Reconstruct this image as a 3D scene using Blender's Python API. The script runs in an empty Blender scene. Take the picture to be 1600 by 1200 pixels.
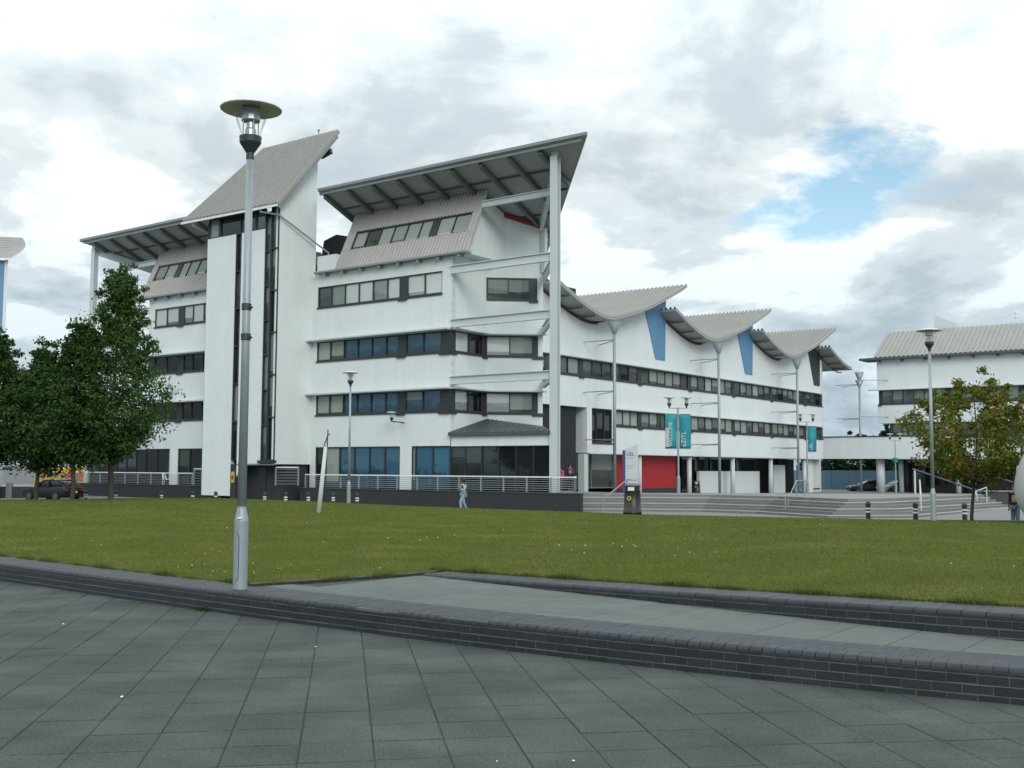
import bpy, math, random
import numpy as np
from mathutils import Matrix, Vector
random.seed(7); RNG = np.random.default_rng(7)
scene = bpy.context.scene
COL = scene.collection
R = math.radians

# ------------------------------------------------------------------ camera
cam_d = bpy.data.cameras.new('camera'); cam = bpy.data.objects.new('camera', cam_d); COL.objects.link(cam)
cam_d.sensor_fit = 'HORIZONTAL'; cam_d.sensor_width = 36.0; cam_d.lens = 38.79
cam_d.clip_start = 0.1; cam_d.clip_end = 6000
PITCH = math.atan(131.5 / 1724.0)
cam.matrix_world = Matrix.Translation((0, 0, 1.77)) @ Matrix.Rotation(math.pi / 2 + PITCH, 4, 'X') @ Matrix.Rotation(0.005, 4, 'Z')
scene.camera = cam
scene.render.engine = 'CYCLES'
scene.view_settings.view_transform = 'Standard'; scene.view_settings.look = 'None'
scene.view_settings.exposure = 0.0; scene.view_settings.gamma = 1.0
scene.cycles.max_bounces = 6; scene.cycles.transparent_max_bounces = 12
try: scene.cycles.use_denoising = True
except Exception: pass

# ------------------------------------------------------------------ sky + sun
SUN_EL, SUN_AZ = R(26), R(164)      # azimuth measured clockwise from +Y
world = bpy.data.worlds.new('World'); scene.world = world; world.use_nodes = True
wt = world.node_tree; wt.nodes.clear()
def wn(t, **k):
    n = wt.nodes.new(t)
    for a, b in k.items(): setattr(n, a, b)
    return n
def wl(a, b): wt.links.new(a, b)
def wmath(op, a, b=None, c=None, clamp=False):
    n = wn('ShaderNodeMath', operation=op, use_clamp=clamp)
    for i, v in enumerate((a, b, c)):
        if v is None: continue
        if isinstance(v, (int, float)): n.inputs[i].default_value = v
        else: wl(v, n.inputs[i])
    return n.outputs[0]
out = wn('ShaderNodeOutputWorld'); bg = wn('ShaderNodeBackground'); bg.inputs['Strength'].default_value = 0.1
wl(bg.outputs[0], out.inputs[0])
sky = wn('ShaderNodeTexSky'); sky.sky_type = 'NISHITA'; sky.sun_disc = False
sky.sun_elevation = SUN_EL; sky.sun_rotation = SUN_AZ; sky.air_density = 1.0; sky.dust_density = 1.0; sky.ozone_density = 1.5
tc = wn('ShaderNodeTexCoord')
sep = wn('ShaderNodeSeparateXYZ'); wl(tc.outputs['Generated'], sep.inputs[0])
zc = wmath('MAXIMUM', sep.outputs[2], 0.0)
den = wmath('ADD', zc, 0.30)
px = wmath('DIVIDE', sep.outputs[0], den); py = wmath('DIVIDE', sep.outputs[1], den)
comb = wn('ShaderNodeCombineXYZ'); wl(px, comb.inputs[0]); wl(py, comb.inputs[1])
def wnoise(scale, detail, rough, off, dist=0.0):
    mp = wn('ShaderNodeMapping'); mp.inputs['Location'].default_value = off
    wl(comb.outputs[0], mp.inputs[0])
    n = wn('ShaderNodeTexNoise'); n.inputs['Scale'].default_value = scale; n.inputs['Detail'].default_value = detail
    n.inputs['Roughness'].default_value = rough; n.inputs['Distortion'].default_value = dist
    wl(mp.outputs[0], n.inputs['Vector']); return n.outputs['Fac']
def wramp(fac, stops, interp='EASE'):
    r = wn('ShaderNodeValToRGB'); r.color_ramp.interpolation = interp
    e = r.color_ramp.elements
    while len(e) < len(stops): e.new(0.5)
    for el, (p, c) in zip(e, stops): el.position = p; el.color = (*c, 1)
    wl(fac, r.inputs[0]); return r.outputs['Color']
nA = wnoise(2.1, 9, 0.55, (41.3, 7.7, 0.0), 0.3)        # cloud body
nB = wnoise(1.0, 4, 0.45, (19.9, 2.2, 0.0), 0.2)        # broad thickness, grey bases
nC = wnoise(5.5, 8, 0.62, (0.4, 5.5, 0.0), 0.2)         # ragged edges
body = wmath('ADD', wmath('MULTIPLY', nA, 0.62), wmath('MULTIPLY', nB, 0.42))
shade = wmath('ADD', body, wmath('MULTIPLY', wmath('SUBTRACT', nC, 0.5), 0.20))
cloud = wramp(shade, [(0.38, (4.9, 5.9, 6.6)), (0.47, (6.5, 7.4, 7.9)), (0.53, (8.6, 9.4, 9.7)), (0.575, (11.8, 12.4, 12.5))])
# overcast skies are about three times as bright overhead as at the horizon
grad = wmath('ADD', wmath('MULTIPLY', zc, 1.25), 0.62)
cl = wn('ShaderNodeVectorMath', operation='SCALE'); tint = wn('ShaderNodeMix', data_type='RGBA'); tint.inputs['A'].default_value = (0.86, 1.0, 1.10, 1); tint.inputs['B'].default_value = (1, 1, 1, 1)
wl(wmath('MULTIPLY', zc, 4.0, clamp=True), tint.inputs['Factor'])
tcl = wn('ShaderNodeVectorMath', operation='MULTIPLY'); wl(cloud, tcl.inputs[0]); wl(tint.outputs['Result'], tcl.inputs[1])
wl(tcl.outputs[0], cl.inputs[0]); wl(grad, cl.inputs['Scale'])
# gaps of blue sky where the cloud body is thin, one clear gap to the right
vd = wn('ShaderNodeVectorMath', operation='DISTANCE')
nrm = wn('ShaderNodeVectorMath', operation='NORMALIZE'); wl(tc.outputs['Generated'], nrm.inputs[0])
sc1 = wn('ShaderNodeVectorMath', operation='MULTIPLY'); wl(nrm.outputs[0], sc1.inputs[0]); sc1.inputs[1].default_value = (1, 1, 1.5)
wl(sc1.outputs[0], vd.inputs[0]); vd.inputs[1].default_value = (0.283, 0.926, 0.362)
nD = wnoise(3.4, 4, 0.5, (6.6, 1.3, 0.0), 0.3)
hole = wmath('SUBTRACT', wmath('ADD', wmath('ADD', vd.outputs['Value'], wmath('MULTIPLY', wmath('SUBTRACT', nD, 0.5), 0.20)), wmath('MULTIPLY', wmath('SUBTRACT', nC, 0.5), 0.22)), 0.028)
holef = wmath('DIVIDE', hole, 0.045, clamp=True)
thin = wramp(wmath('ADD', nA, wmath('MULTIPLY', wmath('SUBTRACT', nC, 0.5), 0.25)), [(0.20, (0, 0, 0)), (0.30, (1, 1, 1))])
cover = wmath('MULTIPLY', holef, thin)
skb = wn('ShaderNodeVectorMath', operation='MULTIPLY'); wl(sky.outputs[0], skb.inputs[0]); skb.inputs[1].default_value = (1.75, 1.8, 1.6)
mx = wn('ShaderNodeMix', data_type='RGBA'); wl(cover, mx.inputs['Factor']); wl(skb.outputs[0], mx.inputs['A']); wl(cl.outputs[0], mx.inputs['B'])
wl(mx.outputs['Result'], bg.inputs['Color'])

sun_d = bpy.data.lights.new('sun', 'SUN'); sun_d.energy = 1.35; sun_d.angle = R(24); sun_d.color = (1.0, 0.96, 0.9)
sun = bpy.data.objects.new('sun', sun_d); COL.objects.link(sun)
sd = Vector((math.sin(SUN_AZ) * math.cos(SUN_EL), math.cos(SUN_AZ) * math.cos(SUN_EL), math.sin(SUN_EL)))
sun.rotation_euler = sd.to_track_quat('Z', 'Y').to_euler(); sun.location = (0, 0, 60)

# ------------------------------------------------------------------ materials
MATS = {}
def M(name, col, rough=0.6, metal=0.0, spec=0.5, var=0.08, scale=2.0, bump=0.0, bscale=60.0, rand=0.0, streak=0.0,
      col2=None, f2=(0.45, 0.62), ior=None, detail=6.0, trans=0.0, grain=0.0, gscale=160.0):
    if name in MATS: return MATS[name]
    m = bpy.data.materials.new(name); m.use_nodes = True; MATS[name] = m
    nt = m.node_tree; b = nt.nodes['Principled BSDF']
    b.inputs['Roughness'].default_value = rough; b.inputs['Metallic'].default_value = metal
    b.inputs['Specular IOR Level'].default_value = spec
    if ior: b.inputs['IOR'].default_value = ior
    if trans: b.inputs['Transmission Weight'].default_value = trans
    g = nt.nodes.new('ShaderNodeNewGeometry')
    def noise(sc, det=6.0, stretch=None, rgh=0.55):
        n = nt.nodes.new('ShaderNodeTexNoise'); n.inputs['Scale'].default_value = sc; n.inputs['Detail'].default_value = det
        n.inputs['Roughness'].default_value = rgh
        if stretch:
            mp = nt.nodes.new('ShaderNodeMapping'); mp.inputs['Scale'].default_value = stretch
            nt.links.new(g.outputs['Position'], mp.inputs[0]); nt.links.new(mp.outputs[0], n.inputs['Vector'])
        else: nt.links.new(g.outputs['Position'], n.inputs['Vector'])
        return n.outputs['Fac']
    def math_(op, a, c=None, clamp=False):
        n = nt.nodes.new('ShaderNodeMath'); n.operation = op; n.use_clamp = clamp
        for i, v in enumerate((a, c)):
            if v is None: continue
            if isinstance(v, (int, float)): n.inputs[i].default_value = v
            else: nt.links.new(v, n.inputs[i])
        return n.outputs[0]
    base = None
    if col2 is not None:
        r = nt.nodes.new('ShaderNodeMapRange'); r.inputs['From Min'].default_value = f2[0]; r.inputs['From Max'].default_value = f2[1]
        nt.links.new(noise(scale * 0.7, 5), r.inputs['Value'])
        mix = nt.nodes.new('ShaderNodeMix'); mix.data_type = 'RGBA'
        mix.inputs['A'].default_value = (*col, 1); mix.inputs['B'].default_value = (*col2, 1)
        nt.links.new(r.outputs[0], mix.inputs['Factor']); base = mix.outputs['Result']
    v = None
    if var: v = math_('MULTIPLY', math_('SUBTRACT', noise(scale, detail), 0.5), var * 4)
    if grain:
        s4 = math_('MULTIPLY', math_('SUBTRACT', noise(gscale, 2), 0.5), grain * 4); v = s4 if v is None else math_('ADD', v, s4)
    if streak:
        s2 = math_('MULTIPLY', math_('SUBTRACT', noise(1.0, 5, (2.2, 2.2, 0.10)), 0.5), streak * 4)
        v = s2 if v is None else math_('ADD', v, s2)
    if rand:
        oi = nt.nodes.new('ShaderNodeObjectInfo')
        s3 = math_('MULTIPLY', math_('SUBTRACT', oi.outputs['Random'], 0.5), rand * 2)
        v = s3 if v is None else math_('ADD', v, s3)
    if v is not None:
        f = math_('ADD', v, 1.0)
        sc = nt.nodes.new('ShaderNodeVectorMath'); sc.operation = 'SCALE'
        if base is not None: nt.links.new(base, sc.inputs[0])
        else: sc.inputs[0].default_value = col
        nt.links.new(f, sc.inputs['Scale']); nt.links.new(sc.outputs[0], b.inputs['Base Color'])
    elif base is not None: nt.links.new(base, b.inputs['Base Color'])
    else: b.inputs['Base Color'].default_value = (*col, 1)
    if bump:
        bn = nt.nodes.new('ShaderNodeBump'); bn.inputs['Strength'].default_value = bump; bn.inputs['Distance'].default_value = 0.02
        nt.links.new(noise(bscale, 6), bn.inputs['Height']); nt.links.new(bn.outputs[0], b.inputs['Normal'])
    return m

WHITE = M('white_render', (0.67, 0.715, 0.72), 0.85, spec=0.2, var=0.035, scale=0.6, streak=0.032, grain=0.03, gscale=7, bump=0.15, bscale=25)
WHITE2 = M('pale_panel', (0.60, 0.64, 0.645), 0.7, spec=0.3, var=0.02, scale=1.0, streak=0.03)
CLAD = M('grey_metal_sheet', (0.31, 0.31, 0.29), 0.5, metal=0.15, var=0.06, scale=0.35, streak=0.05)
CLAD_W = M('pinkish_metal_sheet', (0.40, 0.39, 0.375), 0.5, metal=0.1, var=0.05, scale=0.5, streak=0.04)
RAFTER = M('rafter_paint', (0.13, 0.145, 0.155), .5, var=.04)
SOFFIT = M('grey_soffit', (0.33, 0.34, 0.335), 0.6, var=0.05, scale=1.2)
STEEL = M('pale_painted_steel', (0.52, 0.57, 0.58), 0.45, var=0.03, scale=1.0)
STEEL_G = M('grey_painted_steel', (0.22, 0.25, 0.26), 0.5, var=0.04)
FRAME = M('dark_grey_frame', (0.028, 0.032, 0.038), 0.5, var=0.05)
FRAME_M = M('mid_grey_frame', (0.07, 0.08, 0.085), 0.5, var=0.05)
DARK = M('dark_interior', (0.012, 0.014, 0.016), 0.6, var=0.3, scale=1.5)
RED = M('red_panel', (0.36, 0.014, 0.018), 0.5, var=0.05, scale=1)
REDTRIM = M('red_trim', (0.22, 0.03, 0.025), 0.6, var=0.05)
BLUEFIN = M('blue_panel', (0.11, 0.25, 0.43), 0.55, var=0.04, scale=0.7, streak=0.03)
BLACKFIN = M('black_panel', (0.02, 0.024, 0.03), 0.4, var=0.1)
def glass(name, inner, blind, prob, dmin, dmax, ior=1.5, dark=0.35):
    """window pane: dim room colour behind, a blind lowered by a different amount in each pane, mirror-like surface"""
    m = bpy.data.materials.new(name); m.use_nodes = True; nt = m.node_tree; b = nt.nodes['Principled BSDF']
    b.inputs['Roughness'].default_value = 0.03; b.inputs['IOR'].default_value = ior
    def mt(op, a, c=None, cl=False):
        n = nt.nodes.new('ShaderNodeMath'); n.operation = op; n.use_clamp = cl
        for k, v in enumerate((a, c)):
            if v is None: continue
            if isinstance(v, (int, float)): n.inputs[k].default_value = v
            else: nt.links.new(v, n.inputs[k])
        return n.outputs[0]
    oi = nt.nodes.new('ShaderNodeObjectInfo'); r = oi.outputs['Random']; tcn = nt.nodes.new('ShaderNodeTexCoord'); sp = nt.nodes.new('ShaderNodeSeparateXYZ'); nt.links.new(tcn.outputs['Generated'], sp.inputs[0])
    g = nt.nodes.new('ShaderNodeNewGeometry'); z = sp.outputs[2]
    r2 = mt('FRACT', mt('MULTIPLY', r, 13.7)); r3 = mt('FRACT', mt('MULTIPLY', r, 37.3))
    has = mt('LESS_THAN', r2, prob); drop = mt('ADD', mt('MULTIPLY', r3, dmax - dmin), dmin)
    mask = mt('MULTIPLY', has, mt('GREATER_THAN', z, mt('SUBTRACT', 1.0, drop)))
    n1 = nt.nodes.new('ShaderNodeTexNoise'); n1.inputs['Scale'].default_value = 1.7; n1.inputs['Detail'].default_value = 1.0; nt.links.new(g.outputs['Position'], n1.inputs['Vector'])
    clut = mt('MULTIPLY', mt('LESS_THAN', z, mt('SUBTRACT', n1.outputs['Fac'], 0.12)), dark)       # furniture against the lower glass
    room = mt('MULTIPLY', mt('ADD', mt('MULTIPLY', r, 0.5), 0.75), mt('SUBTRACT', 1.0, clut))
    s1 = nt.nodes.new('ShaderNodeVectorMath'); s1.operation = 'SCALE'; s1.inputs[0].default_value = inner; nt.links.new(room, s1.inputs['Scale'])
    bl = nt.nodes.new('ShaderNodeVectorMath'); bl.operation = 'SCALE'; bl.inputs[0].default_value = blind; nt.links.new(mt('ADD', mt('MULTIPLY', r3, 0.25), 0.85), bl.inputs['Scale'])
    mx = nt.nodes.new('ShaderNodeMix'); mx.data_type = 'RGBA'; nt.links.new(mask, mx.inputs['Factor']); nt.links.new(s1.outputs[0], mx.inputs['A']); nt.links.new(bl.outputs[0], mx.inputs['B'])
    nt.links.new(mx.outputs['Result'], b.inputs['Base Color']); return m
G_BLUE = glass('blue_tinted_glass', (0.028, 0.10, 0.16), (0.14, 0.19, 0.20), 0.06, 0.15, 0.5, 1.5, 0.45)
G_PALE = glass('glass_over_pale_blind', (0.09, 0.11, 0.10), (0.29, 0.33, 0.29), 0.95, 0.75, 1.05, 1.5)
G_SKY = glass('sky_reflecting_glass', (0.20, 0.235, 0.235), (0.46, 0.50, 0.48), 0.8, 0.5, 1.1, 2.3)
G_DARK = glass('dark_glass', (0.013, 0.017, 0.019), (0.05, 0.06, 0.055), 0.2, 0.15, 0.5, 1.6, 0.5)
G_MID = glass('grey_glass', (0.07, 0.08, 0.078), (0.20, 0.215, 0.195), 0.5, 0.2, 1.0, 1.55)
G_TEAL = glass('teal_grey_glass', (0.065, 0.09, 0.095), (0.17, 0.21, 0.205), 0.55, 0.3, 1.05, 1.7)
GREYWALL = M('grey_wall_panel', (0.17, 0.18, 0.17), 0.7, var=0.06, scale=0.8)
DBRICK = M('dark_wall_brick', (0.026, 0.029, 0.034), 0.75, var=0.12, scale=6, bump=0.3, bscale=30)
BRICK = M('blue_engineering_brick', (0.019, 0.024, 0.031), 0.5, spec=0.4, var=0.14, scale=3.5, rand=0.22, grain=0.06, gscale=60, bump=0.25, bscale=120)
MORTAR = M('mortar', (0.125, 0.12, 0.098), 0.9, var=0.12, scale=12, bump=0.4, bscale=150)
SLAB = M('grey_paving_slab', (0.063, 0.075, 0.070), 0.9, spec=0.12, var=0.20, scale=1.3, rand=0.07, grain=0.34, gscale=48, col2=(0.086, 0.099, 0.093), f2=(0.40, 0.66), bump=0.35, bscale=140)
SLAB_L = M('pale_paving_slab', (0.130, 0.146, 0.140), 0.9, spec=0.12, var=0.10, scale=2.2, rand=0.05, grain=0.08, gscale=90, bump=0.3, bscale=140)
JOINT = M('mossy_joint', (0.030, 0.032, 0.018), 0.95, var=0.2, scale=8)
JOINT_G = M('grey_joint', (0.04, 0.042, 0.034), 0.95, var=0.2, scale=8)
STEP = M('step_stone', (0.20, 0.205, 0.195), 0.8, var=0.10, scale=1.5, bump=0.2, bscale=50)
NOSING = M('pale_step_nosing', (0.42, 0.42, 0.39), 0.8, var=0.08, scale=3)
RISER = M('grey_step_riser', (0.17, 0.175, 0.165), 0.85, var=0.12, scale=2)
PLAZA = M('plaza_stone', (0.21, 0.215, 0.205), 0.85, var=0.06, scale=0.8)
ASPHALT = M('asphalt', (0.09, 0.093, 0.09), 0.9, var=0.1, scale=1.0)
SOIL = M('lawn_turf', (0.084, 0.109, 0.025), 0.95, spec=0.0, var=0.13, scale=0.9, grain=0.08, gscale=14, col2=(0.126, 0.126, 0.040), f2=(0.46, 0.72), bump=0.6, bscale=90)
GALV = M('galvanised_steel', (0.30, 0.345, 0.37), 0.5, metal=0.35, var=0.07, scale=5)
COLLAR = M('dark_lamp_collar', (0.03, 0.036, 0.04), 0.45, var=0.05)
HAT = M('lamp_hat', (0.60, 0.585, 0.55), 0.5, metal=0.2, var=0.08, scale=6)
LAMPIN = M('lamp_reflector', (0.42, 0.46, 0.47), 0.3, metal=0.4, var=0.03)
WHITEP = M('white_paint', (0.72, 0.74, 0.74), 0.5, var=0.02)
BLACKP = M('black_plastic', (0.014, 0.015, 0.016), 0.4, var=0.05)
BARK = M('bark', (0.055, 0.05, 0.042), 0.9, var=0.2, scale=12, bump=0.5, bscale=40)
SKIN = M('skin', (0.30, 0.17, 0.12), 0.55, var=0.04)
SKIN_D = M('dark_skin', (0.07, 0.035, 0.022), 0.5, var=0.05)
def glassmat():
    m = bpy.data.materials.new('clear_lamp_bowl'); m.use_nodes = True; nt = m.node_tree; nt.nodes.clear()
    o = nt.nodes.new('ShaderNodeOutputMaterial'); mixs = nt.nodes.new('ShaderNodeMixShader'); t = nt.nodes.new('ShaderNodeBsdfTransparent')
    t.inputs[0].default_value = (0.955, 0.96, 0.96, 1); gl = nt.nodes.new('ShaderNodeBsdfGlossy'); gl.inputs['Roughness'].default_value = 0.06
    lw = nt.nodes.new('ShaderNodeLayerWeight'); lw.inputs[0].default_value = 0.12
    ms_ = nt.nodes.new('ShaderNodeMath'); ms_.operation = 'MULTIPLY'; ms_.inputs[1].default_value = 0.45; nt.links.new(lw.outputs['Fresnel'], ms_.inputs[0]); nt.links.new(ms_.outputs[0], mixs.inputs[0]); nt.links.new(t.outputs[0], mixs.inputs[1]); nt.links.new(gl.outputs[0], mixs.inputs[2])
    nt.links.new(mixs.outputs[0], o.inputs[0]); return m
BOWL = glassmat()
def leafmat(name, c1, c2, c3=None):
    m = bpy.data.materials.new(name); m.use_nodes = True; nt = m.node_tree; b = nt.nodes['Principled BSDF']
    b.inputs['Roughness'].default_value = 0.55; b.inputs['Specular IOR Level'].default_value = 0.15
    g = nt.nodes.new('ShaderNodeNewGeometry')
    r = nt.nodes.new('ShaderNodeValToRGB'); e = r.color_ramp.elements
    e[0].position = 0.0; e[0].color = (*c1, 1); e[1].position = 1.0; e[1].color = (*c2, 1)
    nt.links.new(g.outputs['Random Per Island'], r.inputs[0]); src = r.outputs[0]
    if c3:
        n = nt.nodes.new('ShaderNodeTexNoise'); n.inputs['Scale'].default_value = 1.9; n.inputs['Detail'].default_value = 2
        nt.links.new(g.outputs['Position'], n.inputs['Vector'])
        mr = nt.nodes.new('ShaderNodeMapRange'); mr.inputs['From Min'].default_value = 0.55; mr.inputs['From Max'].default_value = 0.72
        nt.links.new(n.outputs['Fac'], mr.inputs['Value'])
        mx = nt.nodes.new('ShaderNodeMix'); mx.data_type = 'RGBA'; nt.links.new(mr.outputs[0], mx.inputs['Factor'])
        nt.links.new(src, mx.inputs['A']); mx.inputs['B'].default_value = (*c3, 1); src = mx.outputs['Result']
    nt.links.new(src, b.inputs['Base Color'])
    o = nt.nodes['Material Output']; tr = nt.nodes.new('ShaderNodeBsdfTranslucent'); nt.links.new(src, tr.inputs[0])
    ms = nt.nodes.new('ShaderNodeMixShader'); ms.inputs[0].default_value = 0.25
    nt.links.new(b.outputs[0], ms.inputs[1]); nt.links.new(tr.outputs[0], ms.inputs[2]); nt.links.new(ms.outputs[0], o.inputs[0])
    return m

# ------------------------------------------------------------------ mesh helpers
def link(name, mesh, mat, parent=None, smooth=False):
    if mat is not None and not mesh.materials: mesh.materials.append(mat)
    o = bpy.data.objects.new(name, mesh); COL.objects.link(o)
    if parent is not None: o.parent = parent
    if smooth: mesh.polygons.foreach_set('use_smooth', [True] * len(mesh.polygons))
    return o
def tag(o, label=None, cat=None, group=None, kind=None):
    if label: o['label'] = label
    if cat: o['category'] = cat
    if group: o['group'] = group
    if kind: o['kind'] = kind
    return o
def thing(name, label, cat, loc=(0, 0, 0), rz=0.0, group=None):
    o = bpy.data.objects.new(name, None); COL.objects.link(o); o.location = loc; o.rotation_euler = (0, 0, rz)
    o.empty_display_size = 0.3
    return tag(o, label, cat, group)
def copy_tree(o, parent=None):
    c = o.copy(); COL.objects.link(c)
    if parent is not None: c.parent = parent
    for ch in list(o.children): copy_tree(ch, c)
    return c
class MB:
    def __init__(s): s.v = []; s.f = []
    def add(s, vs, fs):
        k = len(s.v); s.v += [tuple(p) for p in vs]; s.f += [tuple(i + k for i in f) for f in fs]
    def hexa(s, p):   # 4 bottom, 4 top
        s.add(p, [(3, 2, 1, 0), (4, 5, 6, 7), (0, 1, 5, 4), (1, 2, 6, 5), (2, 3, 7, 6), (3, 0, 4, 7)])
    def box(s, x0, x1, y0, y1, z0, z1):
        s.hexa([(x0, y0, z0), (x1, y0, z0), (x1, y1, z0), (x0, y1, z0), (x0, y0, z1), (x1, y0, z1), (x1, y1, z1), (x0, y1, z1)])
    def quad(s, a, b, c, d): s.add([a, b, c, d], [(0, 1, 2, 3)])
    def prism(s, bot, top):  # two equal rings
        n = len(bot); s.add(list(bot) + list(top), [tuple(range(n - 1, -1, -1)), tuple(range(n, 2 * n))] + [(i, (i + 1) % n, n + (i + 1) % n, n + i) for i in range(n)])
    def plan(s, poly, z0, z1): s.prism([(x, y, z0) for x, y in poly], [(x, y, z1) for x, y in poly])
    def tube(s, a, b, r0, r1=None, n=8, cap=True):
        r1 = r0 if r1 is None else r1
        a = Vector(a); b = Vector(b); d = (b - a).normalized()
        e = d.cross(Vector((0, 0, 1)) if abs(d.z) < 0.95 else Vector((1, 0, 0))).normalized(); g = d.cross(e)
        ra = [a + (e * math.cos(2 * math.pi * i / n) + g * math.sin(2 * math.pi * i / n)) * r0 for i in range(n)]
        rb = [b + (e * math.cos(2 * math.pi * i / n) + g * math.sin(2 * math.pi * i / n)) * r1 for i in range(n)]
        fs = [(i, (i + 1) % n, n + (i + 1) % n, n + i) for i in range(n)]
        if cap: fs += [tuple(range(n - 1, -1, -1)), tuple(range(n, 2 * n))]
        s.add(ra + rb, fs)
    def bar(s, a, b, w, h):  # rectangular bar, w sideways, h upright
        a = Vector(a); b = Vector(b); d = (b - a).normalized()
        e = d.cross(Vector((0, 0, 1))); e = (Vector((1, 0, 0)) if e.length < 1e-4 else e.normalized()); g = e.cross(d)
        c = [(-w / 2, -h / 2), (w / 2, -h / 2), (w / 2, h / 2), (-w / 2, h / 2)]
        s.prism([a + e * x + g * y for x, y in c], [b + e * x + g * y for x, y in c])
    def ibeam(s, a, b, w, h, t=0.05):
        a = Vector(a); b = Vector(b); d = (b - a).normalized()
        e = d.cross(Vector((0, 0, 1))).normalized(); g = e.cross(d)
        s.bar(a + g * (h / 2 - t / 2), b + g * (h / 2 - t / 2), w, t); s.bar(a - g * (h / 2 - t / 2), b - g * (h / 2 - t / 2), w, t)
        s.bar(a, b, t, h - 2 * t - 0.004)
    def lathe(s, prof, c=(0, 0, 0), n=16, cap=True):
        k = len(prof); vs = []
        for r, z in prof:
            for i in range(n): vs.append((c[0] + r * math.cos(2 * math.pi * i / n), c[1] + r * math.sin(2 * math.pi * i / n), c[2] + z))
        fs = [(j * n + i, j * n + (i + 1) % n, (j + 1) * n + (i + 1) % n, (j + 1) * n + i) for j in range(k - 1) for i in range(n)]
        if cap: fs += [tuple(range(n - 1, -1, -1)), tuple((k - 1) * n + i for i in range(n))]
        s.add(vs, fs)
    def mesh(s, name):
        m = bpy.data.meshes.new(name); m.from_pydata(s.v, [], s.f); m.update(); return m
    def build(s, name, mat, parent=None, smooth=False): return link(name, s.mesh(name), mat, parent, smooth)
class Fr:
    """wall frame: u runs left to right seen from outside, w outward, z along 'up' from the base points"""
    def __init__(s, P, Q, up=(0, 0, 1)):
        s.P = Vector(P if len(P) == 3 else (*P, 0)); q = Vector(Q if len(Q) == 3 else (*Q, 0))
        s.d = (q - s.P); s.L = s.d.length; s.d.normalize(); s.up = Vector(up).normalized(); s.n = s.d.cross(s.up).normalized()
    def pt(s, u, w, z): return s.P + s.d * u + s.n * w + s.up * z
    def box(s, mb, u0, u1, w0, w1, z0, z1):
        mb.hexa([s.pt(u0, w1, z0), s.pt(u1, w1, z0), s.pt(u1, w0, z0), s.pt(u0, w0, z0), s.pt(u0, w1, z1), s.pt(u1, w1, z1), s.pt(u1, w0, z1), s.pt(u0, w0, z1)])
    def poly(s, mb, pts, w0, w1): mb.prism([s.pt(u, w0, z) for u, z in pts], [s.pt(u, w1, z) for u, z in pts])
    def corrug(s, mb, u0, u1, z0, z1, pitch=0.27, h=0.085, w=0.0):
        n = max(1, int((u1 - u0) / pitch)); p = (u1 - u0) / n; us = []
        for i in range(n):
            b = u0 + i * p; us += [(b, 0), (b + .5 * p, 0), (b + .6 * p, h), (b + .9 * p, h)]
        us.append((u1, 0)); k = len(us)
        vs = [s.pt(u, w + q, z0) for u, q in us] + [s.pt(u, w + q, z1) for u, q in us] + [s.pt(u, w - .08, z0) for u, q in us] + [s.pt(u, w - .08, z1) for u, q in us]
        fs = []
        for i in range(k - 1): fs += [(i, i + 1, k + i + 1, k + i), (2 * k + i + 1, 2 * k + i, 3 * k + i, 3 * k + i + 1), (2 * k + i, 2 * k + i + 1, i + 1, i), (k + i, k + i + 1, 3 * k + i + 1, 3 * k + i)]
        fs += [(0, k, 3 * k, 2 * k), (k - 1, 3 * k - 1, 4 * k - 1, 2 * k - 1)]
        mb.add(vs, fs)
def window(parent, fr, u0, u1, z0, z1, cells, name='window', sill=True, bar=0.07, mull=0.06, rec=0.12, fmat=None, brackets=True):
    """cells: list of (relative width, material or None for a dark panel)"""
    mb = MB(); fmat = fmat or FRAME
    fr.box(mb, u0, u1, -rec - .05, -.03, z0, z0 + bar); fr.box(mb, u0, u1, -rec - .05, -.03, z1 - bar, z1)
    if sill: fr.box(mb, u0 - .03, u1 + .03, -.06, .07, z0 - .10, z0 - .003)
    tot = sum(c[0] for c in cells); u = u0; panes = []
    zb, zt = z0 + bar, z1 - bar
    fr.box(mb, u0, u0 + mull, -rec - .05, -.035, zb, zt); fr.box(mb, u1 - mull, u1, -rec - .05, -.035, zb, zt)
    for i, (w, mt) in enumerate(cells):
        w = w * (u1 - u0) / tot
        if i: fr.box(mb, u - mull / 2, u + mull / 2, -rec - .05, -.035, zb, zt)
        if mt is None:
            fr.box(mb, u + .032, u + w - .032, -rec, -.04, zb + .002, zt - .002)
            if brackets and sill: fr.box(mb, u - .05, u + w + .05, -.06, .12, z0 - .19, z0 - .104)
        else: panes.append((u + mull / 2, u + w - mull / 2, mt))
        u += w
    o = mb.build(name, fmat, parent)
    for a, b, mt in panes:
        pm = MB(); q = [random.uniform(-.007, .007) for _ in range(4)]
        pm.hexa([fr.pt(a, -rec + q[0], zb), fr.pt(b, -rec + q[1], zb), fr.pt(b, -rec - .03, zb), fr.pt(a, -rec - .03, zb), fr.pt(a, -rec + q[2], zt), fr.pt(b, -rec + q[1] + q[2] - q[0], zt), fr.pt(b, -rec - .03, zt), fr.pt(a, -rec - .03, zt)])
        pm.build('pane', mt, o)
    return o
def interp(x, pts):
    return float(np.interp(x, [p[0] for p in pts], [p[1] for p in pts]))
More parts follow.
